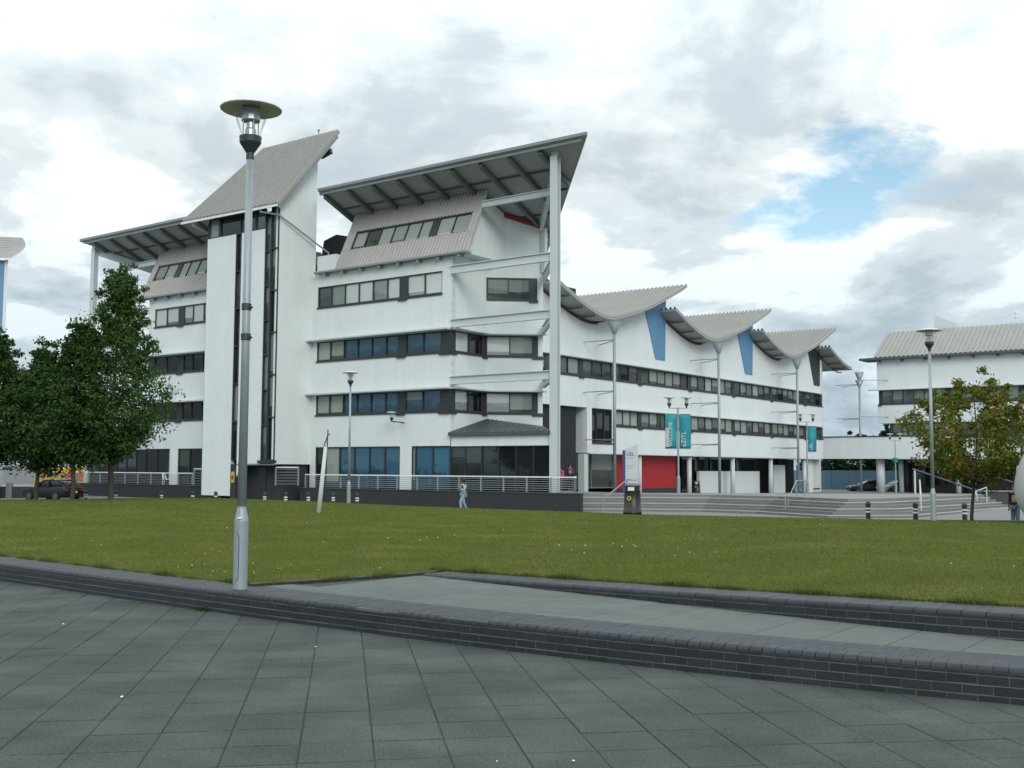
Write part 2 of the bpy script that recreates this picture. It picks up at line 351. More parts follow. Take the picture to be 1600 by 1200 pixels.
def text(parent, body, size, mat, M4, name='lettering', bold=0.0, align='LEFT'):
    cu = bpy.data.curves.new(name, 'FONT'); cu.body = body; cu.size = size; cu.offset = bold; cu.align_x = align; cu.extrude = 0.002
    o = bpy.data.objects.new(name, cu); COL.objects.link(o)
    dg = bpy.context.evaluated_depsgraph_get(); me = bpy.data.meshes.new_from_object(o.evaluated_get(dg))
    bpy.data.objects.remove(o); me.materials.clear(); r = link(name, me, mat, parent); r.matrix_local = M4; return r

# ================================================================== GROUND
mb = MB(); mb.quad((-3000, -600, -1.0), (3000, -600, -1.0), (3000, 4500, -1.0), (-3000, 4500, -1.0))
tag(mb.build('ground', ASPHALT), kind='structure')
mb = MB(); mb.quad((-90, 30, -0.5), (70, 30, -0.5), (70, 135, -0.5), (-90, 135, -0.5))
tag(mb.build('path', M('path_tarmac', (0.17, 0.175, 0.168), 0.9, var=0.07, scale=0.7)), kind='structure')

# front kerb wall: gently curving line of its face (x, y)
FW = [(-24, 32.6), (-16, 24.7), (-12, 21.0), (-7.9, 17.23), (-6.07, 15.66), (-4.5, 14.35), (-2.76, 12.95), (-1.15, 11.72), (0.0, 10.86), (1.41, 9.9), (2.15, 9.44), (3.06, 8.93), (3.85, 8.53), (5.2, 7.93), (8.0, 6.8), (12, 5.3)]
FWH = 0.27
SW = [(-1.30, 15.62), (0.013, 14.42), (0.95, 13.47), (2.0, 12.3), (2.7, 11.55), (3.5, 10.85), (4.57, 9.96), (6.0, 8.85), (9.0, 6.7), (12, 4.7)]
def resample(pts, step, smooth=True):
    P = np.array(pts, float); xs = np.linspace(P[0, 0], P[-1, 0], 1500)
    if smooth:   # Hermite through the points
        x, y = P[:, 0], P[:, 1]; m = np.gradient(y, x); i = np.clip(np.searchsorted(x, xs) - 1, 0, len(x) - 2)
        h = x[i + 1] - x[i]; t = (xs - x[i]) / h
        ys = (2 * t**3 - 3 * t**2 + 1) * y[i] + (t**3 - 2 * t**2 + t) * h * m[i] + (-2 * t**3 + 3 * t**2) * y[i + 1] + (t**3 - t**2) * h * m[i + 1]
    else: ys = np.interp(xs, P[:, 0], P[:, 1])
    L = np.concatenate([[0], np.cumsum(np.hypot(np.diff(xs), np.diff(ys)))])
    l = np.arange(0, L[-1], step); return np.interp(l, L, xs), np.interp(l, L, ys), L[-1]
def smooth_line(pts, lo, hi, x0, x1, deg, n=60):
    P = np.array([p for p in pts if lo - .01 <= p[0] <= hi + .01]); c = np.polyfit(P[:, 0], P[:, 1], deg); d = np.polyder(c)
    def y(x):
        q = min(max(x, lo), hi); return float(np.polyval(c, q) + np.polyval(d, q) * (x - q))
    return [(x, y(x)) for x in np.linspace(x0, x1, n)]
FW = smooth_line(FW, -7.9, 3.85, -24, 12, 3); SW = smooth_line(SW, -1.3, 4.57, -1.3, 12, 2)
fwx, fwy, fwL = resample(FW, 0.05, False); swx, swy, swL = resample(SW, 0.05, False)
def at_curve(X, Y, l):
    k = l / 0.05; i = int(min(max(k, 0), len(X) - 2)); t = k - i
    x = X[i] + (X[i + 1] - X[i]) * t; y = Y[i] + (Y[i + 1] - Y[i]) * t
    d = Vector((X[i + 1] - X[i], Y[i + 1] - Y[i], 0)).normalized(); return Vector((x, y, 0)), d
def fw_y(x): return float(np.interp(x, fwx, fwy))
def sw_y(x): return float(np.interp(x, swx, swy))
def sw_top(l):  # height of the second wall's top along its length
    return float(np.interp(l, [0, 1.0, 8.2, 20], [0.285, 0.31, 0.50, 0.56]))

# foreground paving: individual square slabs on a joint bed
tag(thing('paving', None, None), kind='structure')
paving = bpy.data.objects['paving']
mb = MB(); mb.quad((-40, -30, -0.006), (40, -30, -0.006), (40, 40, -0.006), (-40, 40, -0.006))
bed = mb.build('joint_bed', JOINT, paving)
PS = 0.4625; az = R(-8.6)
ev = Vector((math.sin(az), math.cos(az), 0)); eu = Vector((math.cos(az), -math.sin(az), 0))
def slab_mesh(name, a, b, h, ch=0.005):
    mb = MB(); lo = [(-a, -b, -h), (a, -b, -h), (a, b, -h), (-a, b, -h)]; md = [(x, y, -ch) for x, y, z in lo]; tp = [(x - math.copysign(ch, x), y - math.copysign(ch, y), 0) for x, y, z in lo]
    mb.add(lo + md + tp, [(i, (i + 1) % 4, 4 + (i + 1) % 4, 4 + i) for i in range(4)] + [(4 + i, 4 + (i + 1) % 4, 8 + (i + 1) % 4, 8 + i) for i in range(4)] + [(8, 9, 10, 11)])
    return mb.mesh(name)
slabs = []
for i in range(-75, 60):
    for j in range(-6, 75):
        off = 0.12 * math.sin(i * 12.9) * PS
        p = eu * (i * PS - 0.02) + ev * (j * PS + 0.18 + off)
        if p.y > fw_y(p.x) + 0.35 or abs(p.x) > 26 or p.y > 30 or p.y < -1: continue
        inview = p.y > 6.1 and abs(p.x) < 0.49 * p.y + 0.4
        slabs.append((0 if inview else 1, p.length, p))
slabs.sort(key=lambda q: (q[0], q[1]))
sm = slab_mesh('slab', PS / 2 - 0.005, PS / 2 - 0.0075, 0.05, 0.003)
rest = MB()
rz = -az
for k, (iv, _, p) in enumerate(slabs):
    dz = random.uniform(-0.0018, 0.0018); tilt = (random.uniform(-.003, .003), random.uniform(-.003, .003))
    mat4 = Matrix.Translation((p.x, p.y, dz)) @ Matrix.Rotation(rz, 4, 'Z') @ Matrix.Rotation(tilt[0], 4, 'X') @ Matrix.Rotation(tilt[1], 4, 'Y')
    if iv == 0 and k < 300:
        o = link('paving_slab', sm, SLAB, paving); o.matrix_local = mat4
    else:
        a, b = PS / 2 - .0055, PS / 2 - .002
        rest.add([mat4 @ Vector(q) for q in ((-a, -b, 0), (a, -b, 0), (a, b, 0), (-a, b, 0))], [(0, 1, 2, 3)])
tag(rest.build('outer_slabs', SLAB, paving), kind='stuff')

# brick walls with bullnose coping
def header_mesh():   # bullnose header: front face rounded on top, 0.1025 wide, 0.215 deep
    mb = MB(); a = 0.0530; r = 0.05; prof = [(0, -0.065), (0, -r)]
    prof += [(r - r * math.cos(t), -r + r * math.sin(t)) for t in (R(22), R(45), R(68), R(90))]
    prof += [(0.215, 0), (0.215, -0.065)]
    n = len(prof); vs = [(-a, y, z) for y, z in prof] + [(a, y, z) for y, z in prof]
    mb.add(vs, [(i, (i + 1) % n, n + (i + 1) % n, n + i) for i in range(n)] + [tuple(range(n - 1, -1, -1)), tuple(range(n, 2 * n))])
    return mb.mesh('bullnose_brick')
def brick_mesh(a, dep, h, name='brick'):
    ch = 0.003; mb = MB()
    mb.add([(-a, ch, -h), (a, ch, -h), (a, dep, -h), (-a, dep, -h), (-a, 0, -h + ch), (a, 0, -h + ch), (-a, 0, -ch), (a, 0, -ch), (-a, ch, 0), (a, ch, 0), (a, dep, 0), (-a, dep, 0)],
           [(0, 1, 5, 4), (4, 5, 7, 6), (6, 7, 9, 8), (8, 9, 10, 11), (3, 2, 1, 0), (2, 3, 11, 10), (0, 4, 6, 8, 11, 3), (1, 2, 10, 9, 7, 5)])
    return mb.mesh(name)
HM = header_mesh(); SM_ = brick_mesh(0.1092, 0.1025, 0.068); TM = brick_mesh(0.0545, 0.221, 0.065, 'flat_brick'); LM = brick_mesh(0.1025, 0.215, 0.065, 'long_brick')
def brick_wall(name, label, X, Y, L, topf, ncourse, l0, coping_rows, bot, wide=False):
    t = thing(name, label, 'wall', (0, 0, 0)); items = []
    def put(kind, l, w, dz, pitch=True):
        p, d = at_curve(X, Y, l); n = Vector((-d.y, d.x, 0)); z = topf(l) + dz
        up = Vector((0, 0, 1)); e = topf(l + .1) - topf(l - .1); dd = (d + Vector((0, 0, e / 0.2))).normalized(); up = dd.cross(n).normalized()
        pos = p + n * w + Vector((0, 0, z)); pos += n * random.uniform(-.0015, .0015) + up * random.uniform(-.0012, .0012)
        m4 = Matrix(((dd.x, n.x, up.x, pos.x), (dd.y, n.y, up.y, pos.y), (dd.z, n.z, up.z, pos.z), (0, 0, 0, 1)))
        inv = abs(pos.x) < 0.47 * pos.y + 0.3 and pos.y > 6
        items.append((0 if inv else 1, pos.length + (0.0 if w < .05 else 3.0), kind, m4))
    hp = 0.225 if wide else 0.1125
    n = int((L - l0) / hp)
    for i in range(n):
        put('L' if wide else 'H', l0 + (i + .5) * hp, 0.0, 0.0)
    for r in range(1, coping_rows):
        for i in range(int((L - l0) / 0.1125)): put('T', l0 + (i + .5 + (.5 if r % 2 else 0)) * 0.1125, r * 0.225, -0.002)
    for c in range(ncourse):
        for i in range(int((L - l0) / 0.225)): put('S', l0 + (i + .5 + (.5 if c % 2 else 0)) * 0.225, 0.002, -0.075 * (c + 1))
    items.sort(key=lambda q: (q[0], q[1])); rest = MB()
    ms = {'H': HM, 'S': SM_, 'T': TM, 'L': LMB}
    for k, (iv, _, kind, m4) in enumerate(items):
        if iv == 0 and k < 300:
            o = link('bullnose_brick' if kind in 'HL' else 'brick', ms[kind], BRICK, t); o.matrix_local = m4
        else:
            me = ms[kind]; rest.add([m4 @ v.co for v in me.vertices], [tuple(p.vertices) for p in me.polygons])
    tag(rest.build('further_bricks', BRICK, t), kind='stuff')
    core = MB(); prev = None; wd = coping_rows * 0.225
    ls = np.arange(l0, L - .06, 0.1)
    for l in ls:
        p, d = at_curve(X, Y, l); nn = Vector((-d.y, d.x, 0)); z = topf(l) - 0.004
        a = p + nn * 0.0045; b = p + nn * (wd - .012)
        a2 = p + nn * .052
        ring = [Vector((a.x, a.y, bot)), Vector((a.x, a.y, z - .052)), Vector((a2.x, a2.y, z)), Vector((b.x, b.y, z)), Vector((b.x, b.y, bot))]
        if prev is not None:
            core.add(prev + ring, [(i, i + 1, 6 + i, 5 + i) for i in range(4)])
        prev = ring
    core.build('mortar_core', MORTAR, t)
    return t
def bullnose_stretcher():
    me = header_mesh(); me.name = 'bullnose_stretcher'
    for v in me.vertices: v.co.x *= 0.1092 / 0.0530
    return me
LMB = bullnose_stretcher()
# start each wall a little outside the left of the view
l0 = float(np.interp(-9.5, fwx, np.arange(len(fwx)) * 0.05))
brick_wall('retaining_wall', 'low curving dark brick kerb wall with rounded coping along the foreground paving', fwx, fwy, fwL - .2, lambda l: FWH, 3, 0.1, 3, -0.06)
brick_wall('retaining_wall', 'shorter dark brick wall holding the lawn edge behind the pale ramp', swx, swy, swL - .2, sw_top, 3, 0.02, 3, 0.0, wide=True)

# ramp of pale slabs between the two walls
RZ = 0.262
ramp = tag(thing('ramp', None, None), kind='structure')
mb = MB()
rp = [(-3.25, 13.95), (-1.2, 15.75)] + [(x, sw_y(x) + .2) for x in np.linspace(-1.0, 11, 24)]
rp += [(x, fw_y(x) + .35) for x in np.linspace(11, -2.6, 24)]
mb.add([(x, y, RZ - .005) for x, y in rp], [tuple(range(len(rp)))])
mb.build('joint_bed', JOINT_G, ramp)
ra = R(36); rv = Vector((math.sin(ra), math.cos(ra), 0)); ru = Vector((math.cos(ra), -math.sin(ra), 0)); org = Vector((-3.27, 13.98, 0))
SA_, SB_ = 0.60, 0.60
rsm = slab_mesh('ramp_slab', SA_ / 2 - .0055, SB_ / 2 - .0055, .03, .003)
for i in range(0, 22):
    for j in range(-3, 8):
        c = org + ru * ((i + .5) * SA_) + rv * ((j + .5) * SB_ + (0.3 if i % 2 else 0)) 
        if c.y > sw_y(max(c.x, -1.2)) + .42 or c.y < fw_y(c.x) + .35: continue
        if c.x < -1.0 and (c.y - 13.98) > (c.x + 3.25) * 0.74 - .06: continue
        o = link('ramp_slab', rsm, SLAB_L, ramp); o.matrix_local = Matrix.Translation((c.x, c.y, RZ + random.uniform(-.001, .001))) @ Matrix.Rotation(-ra, 4, 'Z')

mb = MB(); a, b = Vector((-3.30, 14.12, .25)), Vector((-1.15, 15.80, .25)); mb.bar(a, b, 0.10, 0.09); mb.build('edging', BRICK, ramp)

# lawn
YF = [(-60, 46), (-40, 48.5), (-23.5, 51), (-19.8, 53.8), (-15.7, 56.5), (-9.7, 51.6), (-4.2, 45.6), (2.5, 40.2), (4.4, 38.4), (11.3, 35.6), (15.9, 34.6), (30, 32), (45, 30)]
def y_near(x):
    if x < -3.3: return fw_y(x) + 0.66 / math.cos(math.atan(.86)) - .05
    if x < -1.2: return 14.06 + (x + 3.3) * 0.80
    return sw_y(x) + 0.66 / math.cos(math.atan(.86)) - .05 if x < 11.5 else 5.6
def z_near(x): return float(np.interp(x, [-3, -1.2, 4.6, 9], [0.255, 0.275, 0.485, 0.53]))
def lawn_z(x, y):
    yn, yf = y_near(x), interp(x, YF); v = (y - yn) / (yf - yn)
    zn = z_near(x); z = zn + (0.2 - zn) * min(max(v, 0), 1) + 0.035 * math.sin(x * .5 + y * .21) * math.sin(y * .33) * min(1, max(0, v) * 4) * max(0, 1 - max(v, 0)) 
    if y > yf: z = float(np.interp(y - yf, [0, .8, 2.0, 4.0], [0.2, 0.05, -.28, -.56]))
    return z
xs = np.concatenate([np.linspace(-60, -12, 20)[:-1], np.linspace(-12, 13, 76)[:-1], np.linspace(13, 45, 20)])
vs_ = np.concatenate([np.linspace(0, .25, 16), np.linspace(.25, 1, 22)[1:]]); ext = [.8, 2.0, 4.0]
V = []; F = []
for x in xs:
    yn, yf = y_near(x), interp(x, YF)
    ys = [yn + (yf - yn) * v for v in vs_] + [yf + e for e in ext]
    V += [(x, y, lawn_z(x, y)) for y in ys]
nr = len(vs_) + len(ext)
for i in range(len(xs) - 1):
    for j in range(nr - 1): F.append((i * nr + j, (i + 1) * nr + j, (i + 1) * nr + j + 1, i * nr + j + 1))
me = bpy.data.meshes.new('lawn'); me.from_pydata(V, [], F); me.update()
tag(link('lawn', me, SOIL, None, True), kind='structure')
# blades of short grass
def blades(n, d0, d1, hmin, hmax, w):
    th = RNG.uniform(-0.47, 0.47, n * 2); dd = d0 * (d1 / d0) ** (RNG.uniform(0, 1, n * 2) ** 1.15); X = np.tan(th) * dd; Y = dd
    xi = np.linspace(-30, 25, 500); yn = np.array([y_near(x) for x in xi]); yfar = np.array([interp(x, YF) for x in xi])
    ok = (Y > np.interp(X, xi, yn) + .01) & (Y < np.interp(X, xi, yfar)); X, Y = X[ok], Y[ok]; k = len(X)
    Z = np.array([lawn_z(a, b) for a, b in zip(X, Y)])
    an = RNG.uniform(0, 6.283, k); h = RNG.uniform(hmin, hmax, k) * (1 + Y * .006); le = RNG.uniform(0.1, 1.0, k) * h; la = RNG.uniform(0, 6.283, k); ww = w * Y * RNG.uniform(.6, 1.4, k)
    v = np.zeros((k, 3, 3)); cx, sx = np.cos(an) * ww, np.sin(an) * ww
    v[:, 0] = np.stack([X - cx, Y - sx, Z - .01], 1); v[:, 1] = np.stack([X + cx, Y + sx, Z - .01], 1)
    v[:, 2] = np.stack([X + np.cos(la) * le, Y + np.sin(la) * le, Z + h], 1); return v.reshape(-1, 3)
bv = blades(150000, 10, 58, .012, .032, .0003)
def fringe(n):     # longer untrimmed grass hanging over the kerb edges
    X = RNG.uniform(-9, 5.2, n); Y = np.array([y_near(x) for x in X]) + RNG.normal(.02, .035, n); Z = np.array([z_near(x) for x in X]); h = RNG.uniform(.02, .075, n) * (0.4 + 1.2 * np.abs(np.sin(X * 2.3) * np.sin(X * 5.1 + 1)))
    an = RNG.uniform(0, 6.283, n); la = RNG.uniform(0, 6.283, n); le = RNG.uniform(.2, 1.1, n) * h; w = .0045; cx, sx = np.cos(an) * w, np.sin(an) * w; v = np.zeros((n, 3, 3))
    v[:, 0] = np.stack([X - cx, Y - sx, Z - .01], 1); v[:, 1] = np.stack([X + cx, Y + sx, Z - .01], 1); v[:, 2] = np.stack([X + np.cos(la) * le, Y + np.sin(la) * le - .015, Z + h], 1); return v.reshape(-1, 3)
bv = np.concatenate([bv, fringe(16000)])
k = len(bv) // 3; me = bpy.data.meshes.new('grass'); me.vertices.add(len(bv)); me.vertices.foreach_set('co', bv.ravel())
me.loops.add(3 * k); me.loops.foreach_set('vertex_index', np.arange(3 * k)); me.polygons.add(k)
me.polygons.foreach_set('loop_start', np.arange(0, 3 * k, 3)); me.polygons.foreach_set('loop_total', np.full(k, 3)); me.update(); me.validate()
GRASS = leafmat('grass_blades', (0.070, 0.100, 0.020), (0.128, 0.140, 0.038), (0.128, 0.130, 0.042))
tag(link('grass', me, GRASS), 'short mown grass blades covering the lawn', 'grass', kind='stuff')
# daisies and buttercups scattered in the grass
for nm, lab, colr, cnt, cs in (('daisies', 'tiny white daisies dotted through the lawn', (0.75, 0.75, 0.7), 26, [(1.4, 20), (6.5, 15.5), (-2, 24), (3, 18)]), ('buttercups', 'tiny yellow flowers dotted through the lawn', (0.65, 0.5, 0.03), 30, [(-4.3, 16.6), (-3.6, 16.2), (2.2, 21), (-5, 20)])):
    mb = MB()
    for i in range(cnt):
        if i % 3: c = random.choice(cs); x, y = random.gauss(c[0], .5), random.gauss(c[1], .5)
        else: d = random.uniform(14, 34); x, y = d * random.uniform(-.42, .42), d
        if y < y_near(x) + .1 or y > interp(x, YF) - .3: continue
        z = lawn_z(x, y) + .035; r = .008 if y < 20 else .010
        mb.add([(x + r * math.cos(a), y + r * math.sin(a) * .8, z + r * .6 * math.sin(a)) for a in (0, 1.05, 2.1, 3.14, 4.2, 5.2)], [(0, 1, 2, 3, 4, 5)])
    tag(mb.build(nm, M(nm + '_petals', colr, .7, var=0)), lab, 'flowers', kind='stuff')

# ================================================================== BUILDINGS
BO = (2.36, 60.51, 0.0); BR = math.atan2(-0.6, 0.8)     # shared grid: local x along the front, y back
Z0 = 0.40
front = thing('campus_building', 'white four-storey building with stair tower and big upswept overhanging roofs', 'building', BO, BR)

def block(mir):
    X = (lambda s: -(44.8 - s)) if mir else (lambda s: -s)
    def F(a, b, za=0.0, up=(0, 0, 1)):
        A = (X(a[0]), a[1], za); B = (X(b[0]), b[1], za)
        return Fr(B, A, up) if mir else Fr(A, B, up)
    def bx(f, mb, u0, u1, w0, w1, z0, z1):
        if mir: u0, u1 = f.L - u1, f.L - u0
        f.box(mb, u0, u1, w0, w1, z0, z1)
    def win(f, u0, u1, z0, z1, cells, **k):
        if mir: u0, u1, cells = f.L - u1, f.L - u0, cells[::-1]
        return window(front, f, u0, u1, z0, z1, cells, **k)
    SL, SR = 19.4, 7.485
    A, B, E, G = (SR, 0.0), (SR, 3.35), (4.85, 5.70), (SR, 8.45)
    f0 = F((SL, 0), A); f1 = F(A, B); f2 = F(B, E); f3 = F(E, G)
    bands = [(3.07, 5.15), (6.42, 8.67), (9.93, 12.2), (13.55, 14.38)]
    for z0, z1 in bands:
        mb = MB(); bx(f0, mb, 0, f0.L, -.35, 0, z0, z1); mb.build('wall', WHITE, front)
        mb = MB()
        zt = z1 if z0 < 13 else 18.3
        poly = [(X(SR), 0.003), (X(B[0]), B[1]), (X(E[0]), E[1]), (X(G[0]), G[1]), (X(SR + .4), G[1]), (X(SR + .4), 0.003)]
        if z0 < 13: mb.plan(poly, z0, z1)
        else:
            rt = lambda t: 19.9 - .42 * (t + .8) - .25
            mb.plan(poly, z0, z1)
            lo = [(X(SR), .16), *poly[1:5], (X(SR + .4), .16)]; hi = [(X(SR), 2.0), *poly[1:5], (X(SR + .4), 2.0)]
            mb.prism([(x, t, z1 + .001) for x, t in lo], [(x, t, rt(t)) for x, t in hi])
        mb.build('side_wall', WHITE, front)
    # infill between bands that has no strip windows
    for u0, u1, z0, z1 in ((0, .46, 5.15, 6.42), (0, .46, 8.67, 9.93), (0, .46, 12.2, 13.55), (f0.L - .72, f0.L, 12.2, 13.55)):
        mb = MB(); bx(f0, mb, u0, u1, -.35, 0, z0, z1); mb.build('wall', WHITE, front)
    for f, u0, u1, z0, z1 in ((f1, .003, f1.L, 12.2, 13.55), (f2, f2.L - .35, f2.L, 12.2, 13.55), (f3, 0, f3.L, 12.2, 13.55), (f3, 0, f3.L, 5.15, 6.42), (f3, 0, f3.L, 8.67, 9.93)):
        mb = MB(); bx(f, mb, u0, u1, -.3, 0, z0, z1); mb.build('side_wall', WHITE, front)
    P, S_, Bl, Dk, Md, Te = G_PALE, G_SKY, G_BLUE if not mir else G_DARK, G_DARK, G_MID, G_TEAL
    win(f0, .46, f0.L - .72, 12.2, 13.55, [(1, Te), (1, Te), (1, S_), (1, S_), (1, S_), (.85, S_), (.5, None), (1.15, S_), (1.15, S_)])
    win(f0, .46, f0.L, 8.67, 9.93, [(1, P), (1, P), (1, Bl), (1, Bl), (1, Bl), (.85, Bl), (.5, None), (1.15, Bl), (1.15, Bl), (.66, None)])
    win(f0, .46, f0.L, 5.15, 6.42, [(1, P), (1, P), (1, Bl), (1, Bl), (1, Bl), (.85, Bl), (.5, None), (1.15, Bl), (1.15, Bl), (.66, None)])
    for z0, z1 in ((8.67, 9.93), (5.15, 6.42)):
        win(f1, .03, f1.L, z0, z1, [(.4, None), (1.2, S_), (1.2, Dk), (.3, None)])
        win(f2, 0, f2.L, z0, z1, [(.05, None), (1.15, S_), (1.15, P), (.5, None)])
    win(f2, .05, f2.L - .35, 12.2, 13.55, [(1.1, Te), (1.1, Te), (.4, None)])
    # thin projecting brows over the strip windows
    for z in (6.43, 9.95):
        mb = MB(); bx(f0, mb, -.25, f0.L + .02, .0, .55, z, z + .09)
        zz = z + .001
        pl = [(X(SR), .002), (X(SR) + (.5 if not mir else -.5), -.2), (X(SR) + (.5 if not mir else -.5), 3.15), (X(E[0] - .55), 5.45), (X(E[0]), 5.72), (X(B[0]), B[1])]
        mb.plan(pl, zz + .003, zz + .083); mb.build('brow', STEEL, front)
    # eave with brackets above the top strip
    mb = MB(); f0e = F((18.9, 0), (6.15, 0))
    bx(f0e, mb, 0, f0e.L, -.2, .45, 14.39, 14.50); mb.build('eave', STEEL_G, front)
    for i in range(8):
        mb = MB(); bx(f0e, mb, .8 + i * 1.62, .95 + i * 1.62, -.1, .38, 14.2, 14.388); mb.build('bracket', STEEL_G, front)
    # sloping corrugated upper storey with its own window strip
    up = (0, 1.85, 4.0); fm = F((17.4, -.05), (6.2, -.05), 14.5, up); H = 4.45
    mb = MB()
    def cor(u0, u1, z0, z1):
        if mir: u0, u1 = fm.L - u1, fm.L - u0
        fm.corrug(mb, u0, u1, z0, z1)
    cor(0, fm.L, 0, 1.50); cor(0, fm.L, 2.95, H); cor(0, .75, 1.501, 2.949); cor(fm.L - .65, fm.L, 1.501, 2.949); mb.build('sloping_cladding', CLAD_W, front)
    win(fm, .75, fm.L - .65, 1.50, 2.95, [(1, P), (1, P), (1, P), (1, P), (1, P), (.8, P), (.45, None), (1.1, P), (1.1, P)], sill=False)
    mb = MB(); mb.hexa([(X(17.3), 1.2, 14.5), (X(6.6), .35, 14.5), (X(6.6), 8.2, 14.5), (X(17.3), 8.2, 14.5), (X(17.3), 2.2, 18.2), (X(6.6), 2.0, 18.2), (X(6.6), 8.2, 16.2), (X(17.3), 8.2, 16.2)]); mb.build('upper_storey', WHITE, front)
    # ground floor: glazing and a white pier
    for u0, u1 in ((0, .5), (7.94, 8.88)):
        mb = MB(); bx(f0, mb, u0, u1, -.35, 0, Z0, 3.07); mb.build('pier', WHITE, front)
    win(f0, .5, 7.94, Z0, 3.07, [(.7, Dk), (.15, None), (1.15, P if not mir else Dk), (1.2, Bl), (1.2, Bl), (1.2, Bl), (1.2, Bl)], sill=False)
    win(f0, 8.88, f0.L - .01, Z0, 3.07, [(.25, P), (1.2, Bl), (1.2, Bl)], sill=False)
    fb = F((7.46, -.02), (.24, -.02))
    win(fb, 0, fb.L, Z0, 3.03, [(1, Dk), (1.1, Dk), (1.1, Dk), (1.1, Dk), (1.1, Dk), (1.1, Dk)], sill=False, bar=.06, rec=.1)
    mb = MB(); bx(fb, mb, .1, fb.L, -.3, .03, 3.035, 3.62); mb.build('fascia', WHITE, front)
    f4 = F((.24, .1), (4.85, 5.6)); win(f4, 0, f4.L, Z0, 3.03, [(1, Dk)] * 4, sill=False)
    # dark seamed canopy roof over the glazed corner
    def W(s, t, z): return (X(s), t, z)
    c = [W(7.45, -.25, 3.63), W(.15, -.25, 3.63), W(4.7, 5.6, 3.75), W(7.45, 3.4, 3.75)]
    d = [W(7.45, -.25, 3.84), W(.15, -.25, 3.84), W(4.7, 5.6, 4.35), W(7.45, 3.4, 4.78)]
    mb = MB(); mb.add(c + d, [(3, 2, 1, 0), (0, 1, 5, 4), (1, 2, 6, 5), (2, 3, 7, 6), (3, 0, 4, 7), (4, 5, 7), (5, 6, 7)]); can = mb.build('canopy', FRAME_M, front)
    for i in range(13):
        s = 7.2 - i * .55; k = (s - .15) / 7.3; k2 = max(0.0, min(1.0, k))
        p = Vector(W(s, -.25, 3.86)); q = Vector(W(.15, -.25, 3.84)).lerp(Vector(W(7.45, 3.4, 4.78)), k2) + Vector((0, 0, .03))
        m2 = MB(); m2.bar(p, q, .05, .05); m2.build('seam', FRAME_M, can)
    # big upswept roof: outer edge at t=-0.8, falling towards the back, skewed at the corner
    ZR, SLP = 19.9, 0.42
    def rz_(t): return ZR - SLP * (t + .8)
    TIP = -.87 if mir else -2.65
    pl = [(TIP, -.8), (18.25, -.8), (18.0, 8.6), (6.6, 8.6)]
    mb = MB(); mb.prism([W(s, t, rz_(t) - .22) for s, t in pl], [W(s, t, rz_(t) - .04) for s, t in pl]); roof = mb.build('roof', SOFFIT, front)
    # ribbed sheet on top
    mb = MB(); n = 58; ss = [18.25 - (18.25 - TIP) * i / n for i in range(n)]
    for s0 in ss:
        w = .14; t1 = 8.6 if s0 - w > 6.6 else max(-.79, -.8 + (s0 - w - TIP) * 9.4 / (6.6 - TIP))
        if t1 < -.5: continue
        a, b = W(s0, -.82, rz_(-.82) - .035), W(s0, t1, rz_(t1) - .035)
        mb.bar(a, b, .13, .06)
    mb.build('ribbed_sheet', CLAD, roof)
    mb = MB(); mb.bar(W(TIP + .03, -.85, ZR - .11), W(18.2, -.85, ZR - .11), .05, .17); mb.build('fascia', STEEL_G, roof)
    mb = MB(); mb.bar(W(TIP + .45, -.66, rz_(-.66) - .30), W(18.2, -.66, rz_(-.66) - .30), .12, .15); mb.build('edge_beam', STEEL_G, roof)
    for i in range(9):
        s = 17.9 - i * 2.15; t1 = 2.6 if s > 6.3 else min(8.0, -.6 + (s - TIP - .35))
        if s < TIP + .5: continue
        mb = MB(); mb.bar(W(s, -.5, rz_(-.5) - .37), W(s, t1, rz_(t1) - .37), .24, .30); mb.build('rafter', RAFTER, roof)
    mb = MB(); mb.bar(W(.4, 1.1, rz_(1.1) - .30), W(18.0, 1.1, rz_(1.1) - .26), .10, .10); mb.build('purlin', FRAME_M, roof)
    for tt in (2.9, 4.7, 6.4):
        mb = MB(); mb.bar(W(TIP + (tt + .8) * (6.6 - TIP) / 9.4 + .15, tt, rz_(tt) - .26), W(7.2, tt, rz_(tt) - .26), .10, .10); mb.build('purlin', FRAME_M, roof)
    mb = MB(); mb.bar(W(TIP + .12, -.75, rz_(-.75) - .12), W(6.55, 8.45, rz_(8.45) - .12), .07, .22); mb.build('verge', CLAD, roof)
    # white corner column, beams tying it to the wall, and braces to the bay
    mb = MB(); mb.box(X(0) - .23, X(0) + .23, -.19, -.13, Z0, 19.15); mb.box(X(0) - .23, X(0) + .23, .13, .19, Z0, 19.15); mb.box(X(0) - .04, X(0) + .04, -.128, .128, Z0, 19.15)
    mb.box(X(0) - .21, X(0) + .21, -.12, .12, 19.151, 19.45); mb.build('column', STEEL, front)
    for z in (13.52, 10.30, 6.92):
        mb = MB(); mb.ibeam(W(7.47, -.02, z), W(.25, -.02, z), .24, .50); mb.build('beam', STEEL, front)
        mb = MB(); mb.ibeam(W(.16, .2, z), W(4.75, 5.6, z), .22, .46); mb.build('brace', STEEL, front)
    mb = MB(); mb.ibeam(W(.1, .2, 18.9), W(4.75, 5.35, 16.75), .26, .55); mb.build('brace', STEEL, front)
    mb = MB(); mb.ibeam(W(6.25, 1.3, 17.55), W(1.2, 1.45, 17.62), .22, .40); mb.build('beam', STEEL, front)
    mb = MB(); mb.bar(W(7.3, 3.40, 17.75), W(4.9, 5.55, 16.8), .16, .26); mb.build('trim', REDTRIM, front)
    mb = MB(); mb.bar(W(4.72, 5.62, 13.9), W(4.72, 5.62, 16.7), .3, .3); mb.build('stanchion', STEEL, front)
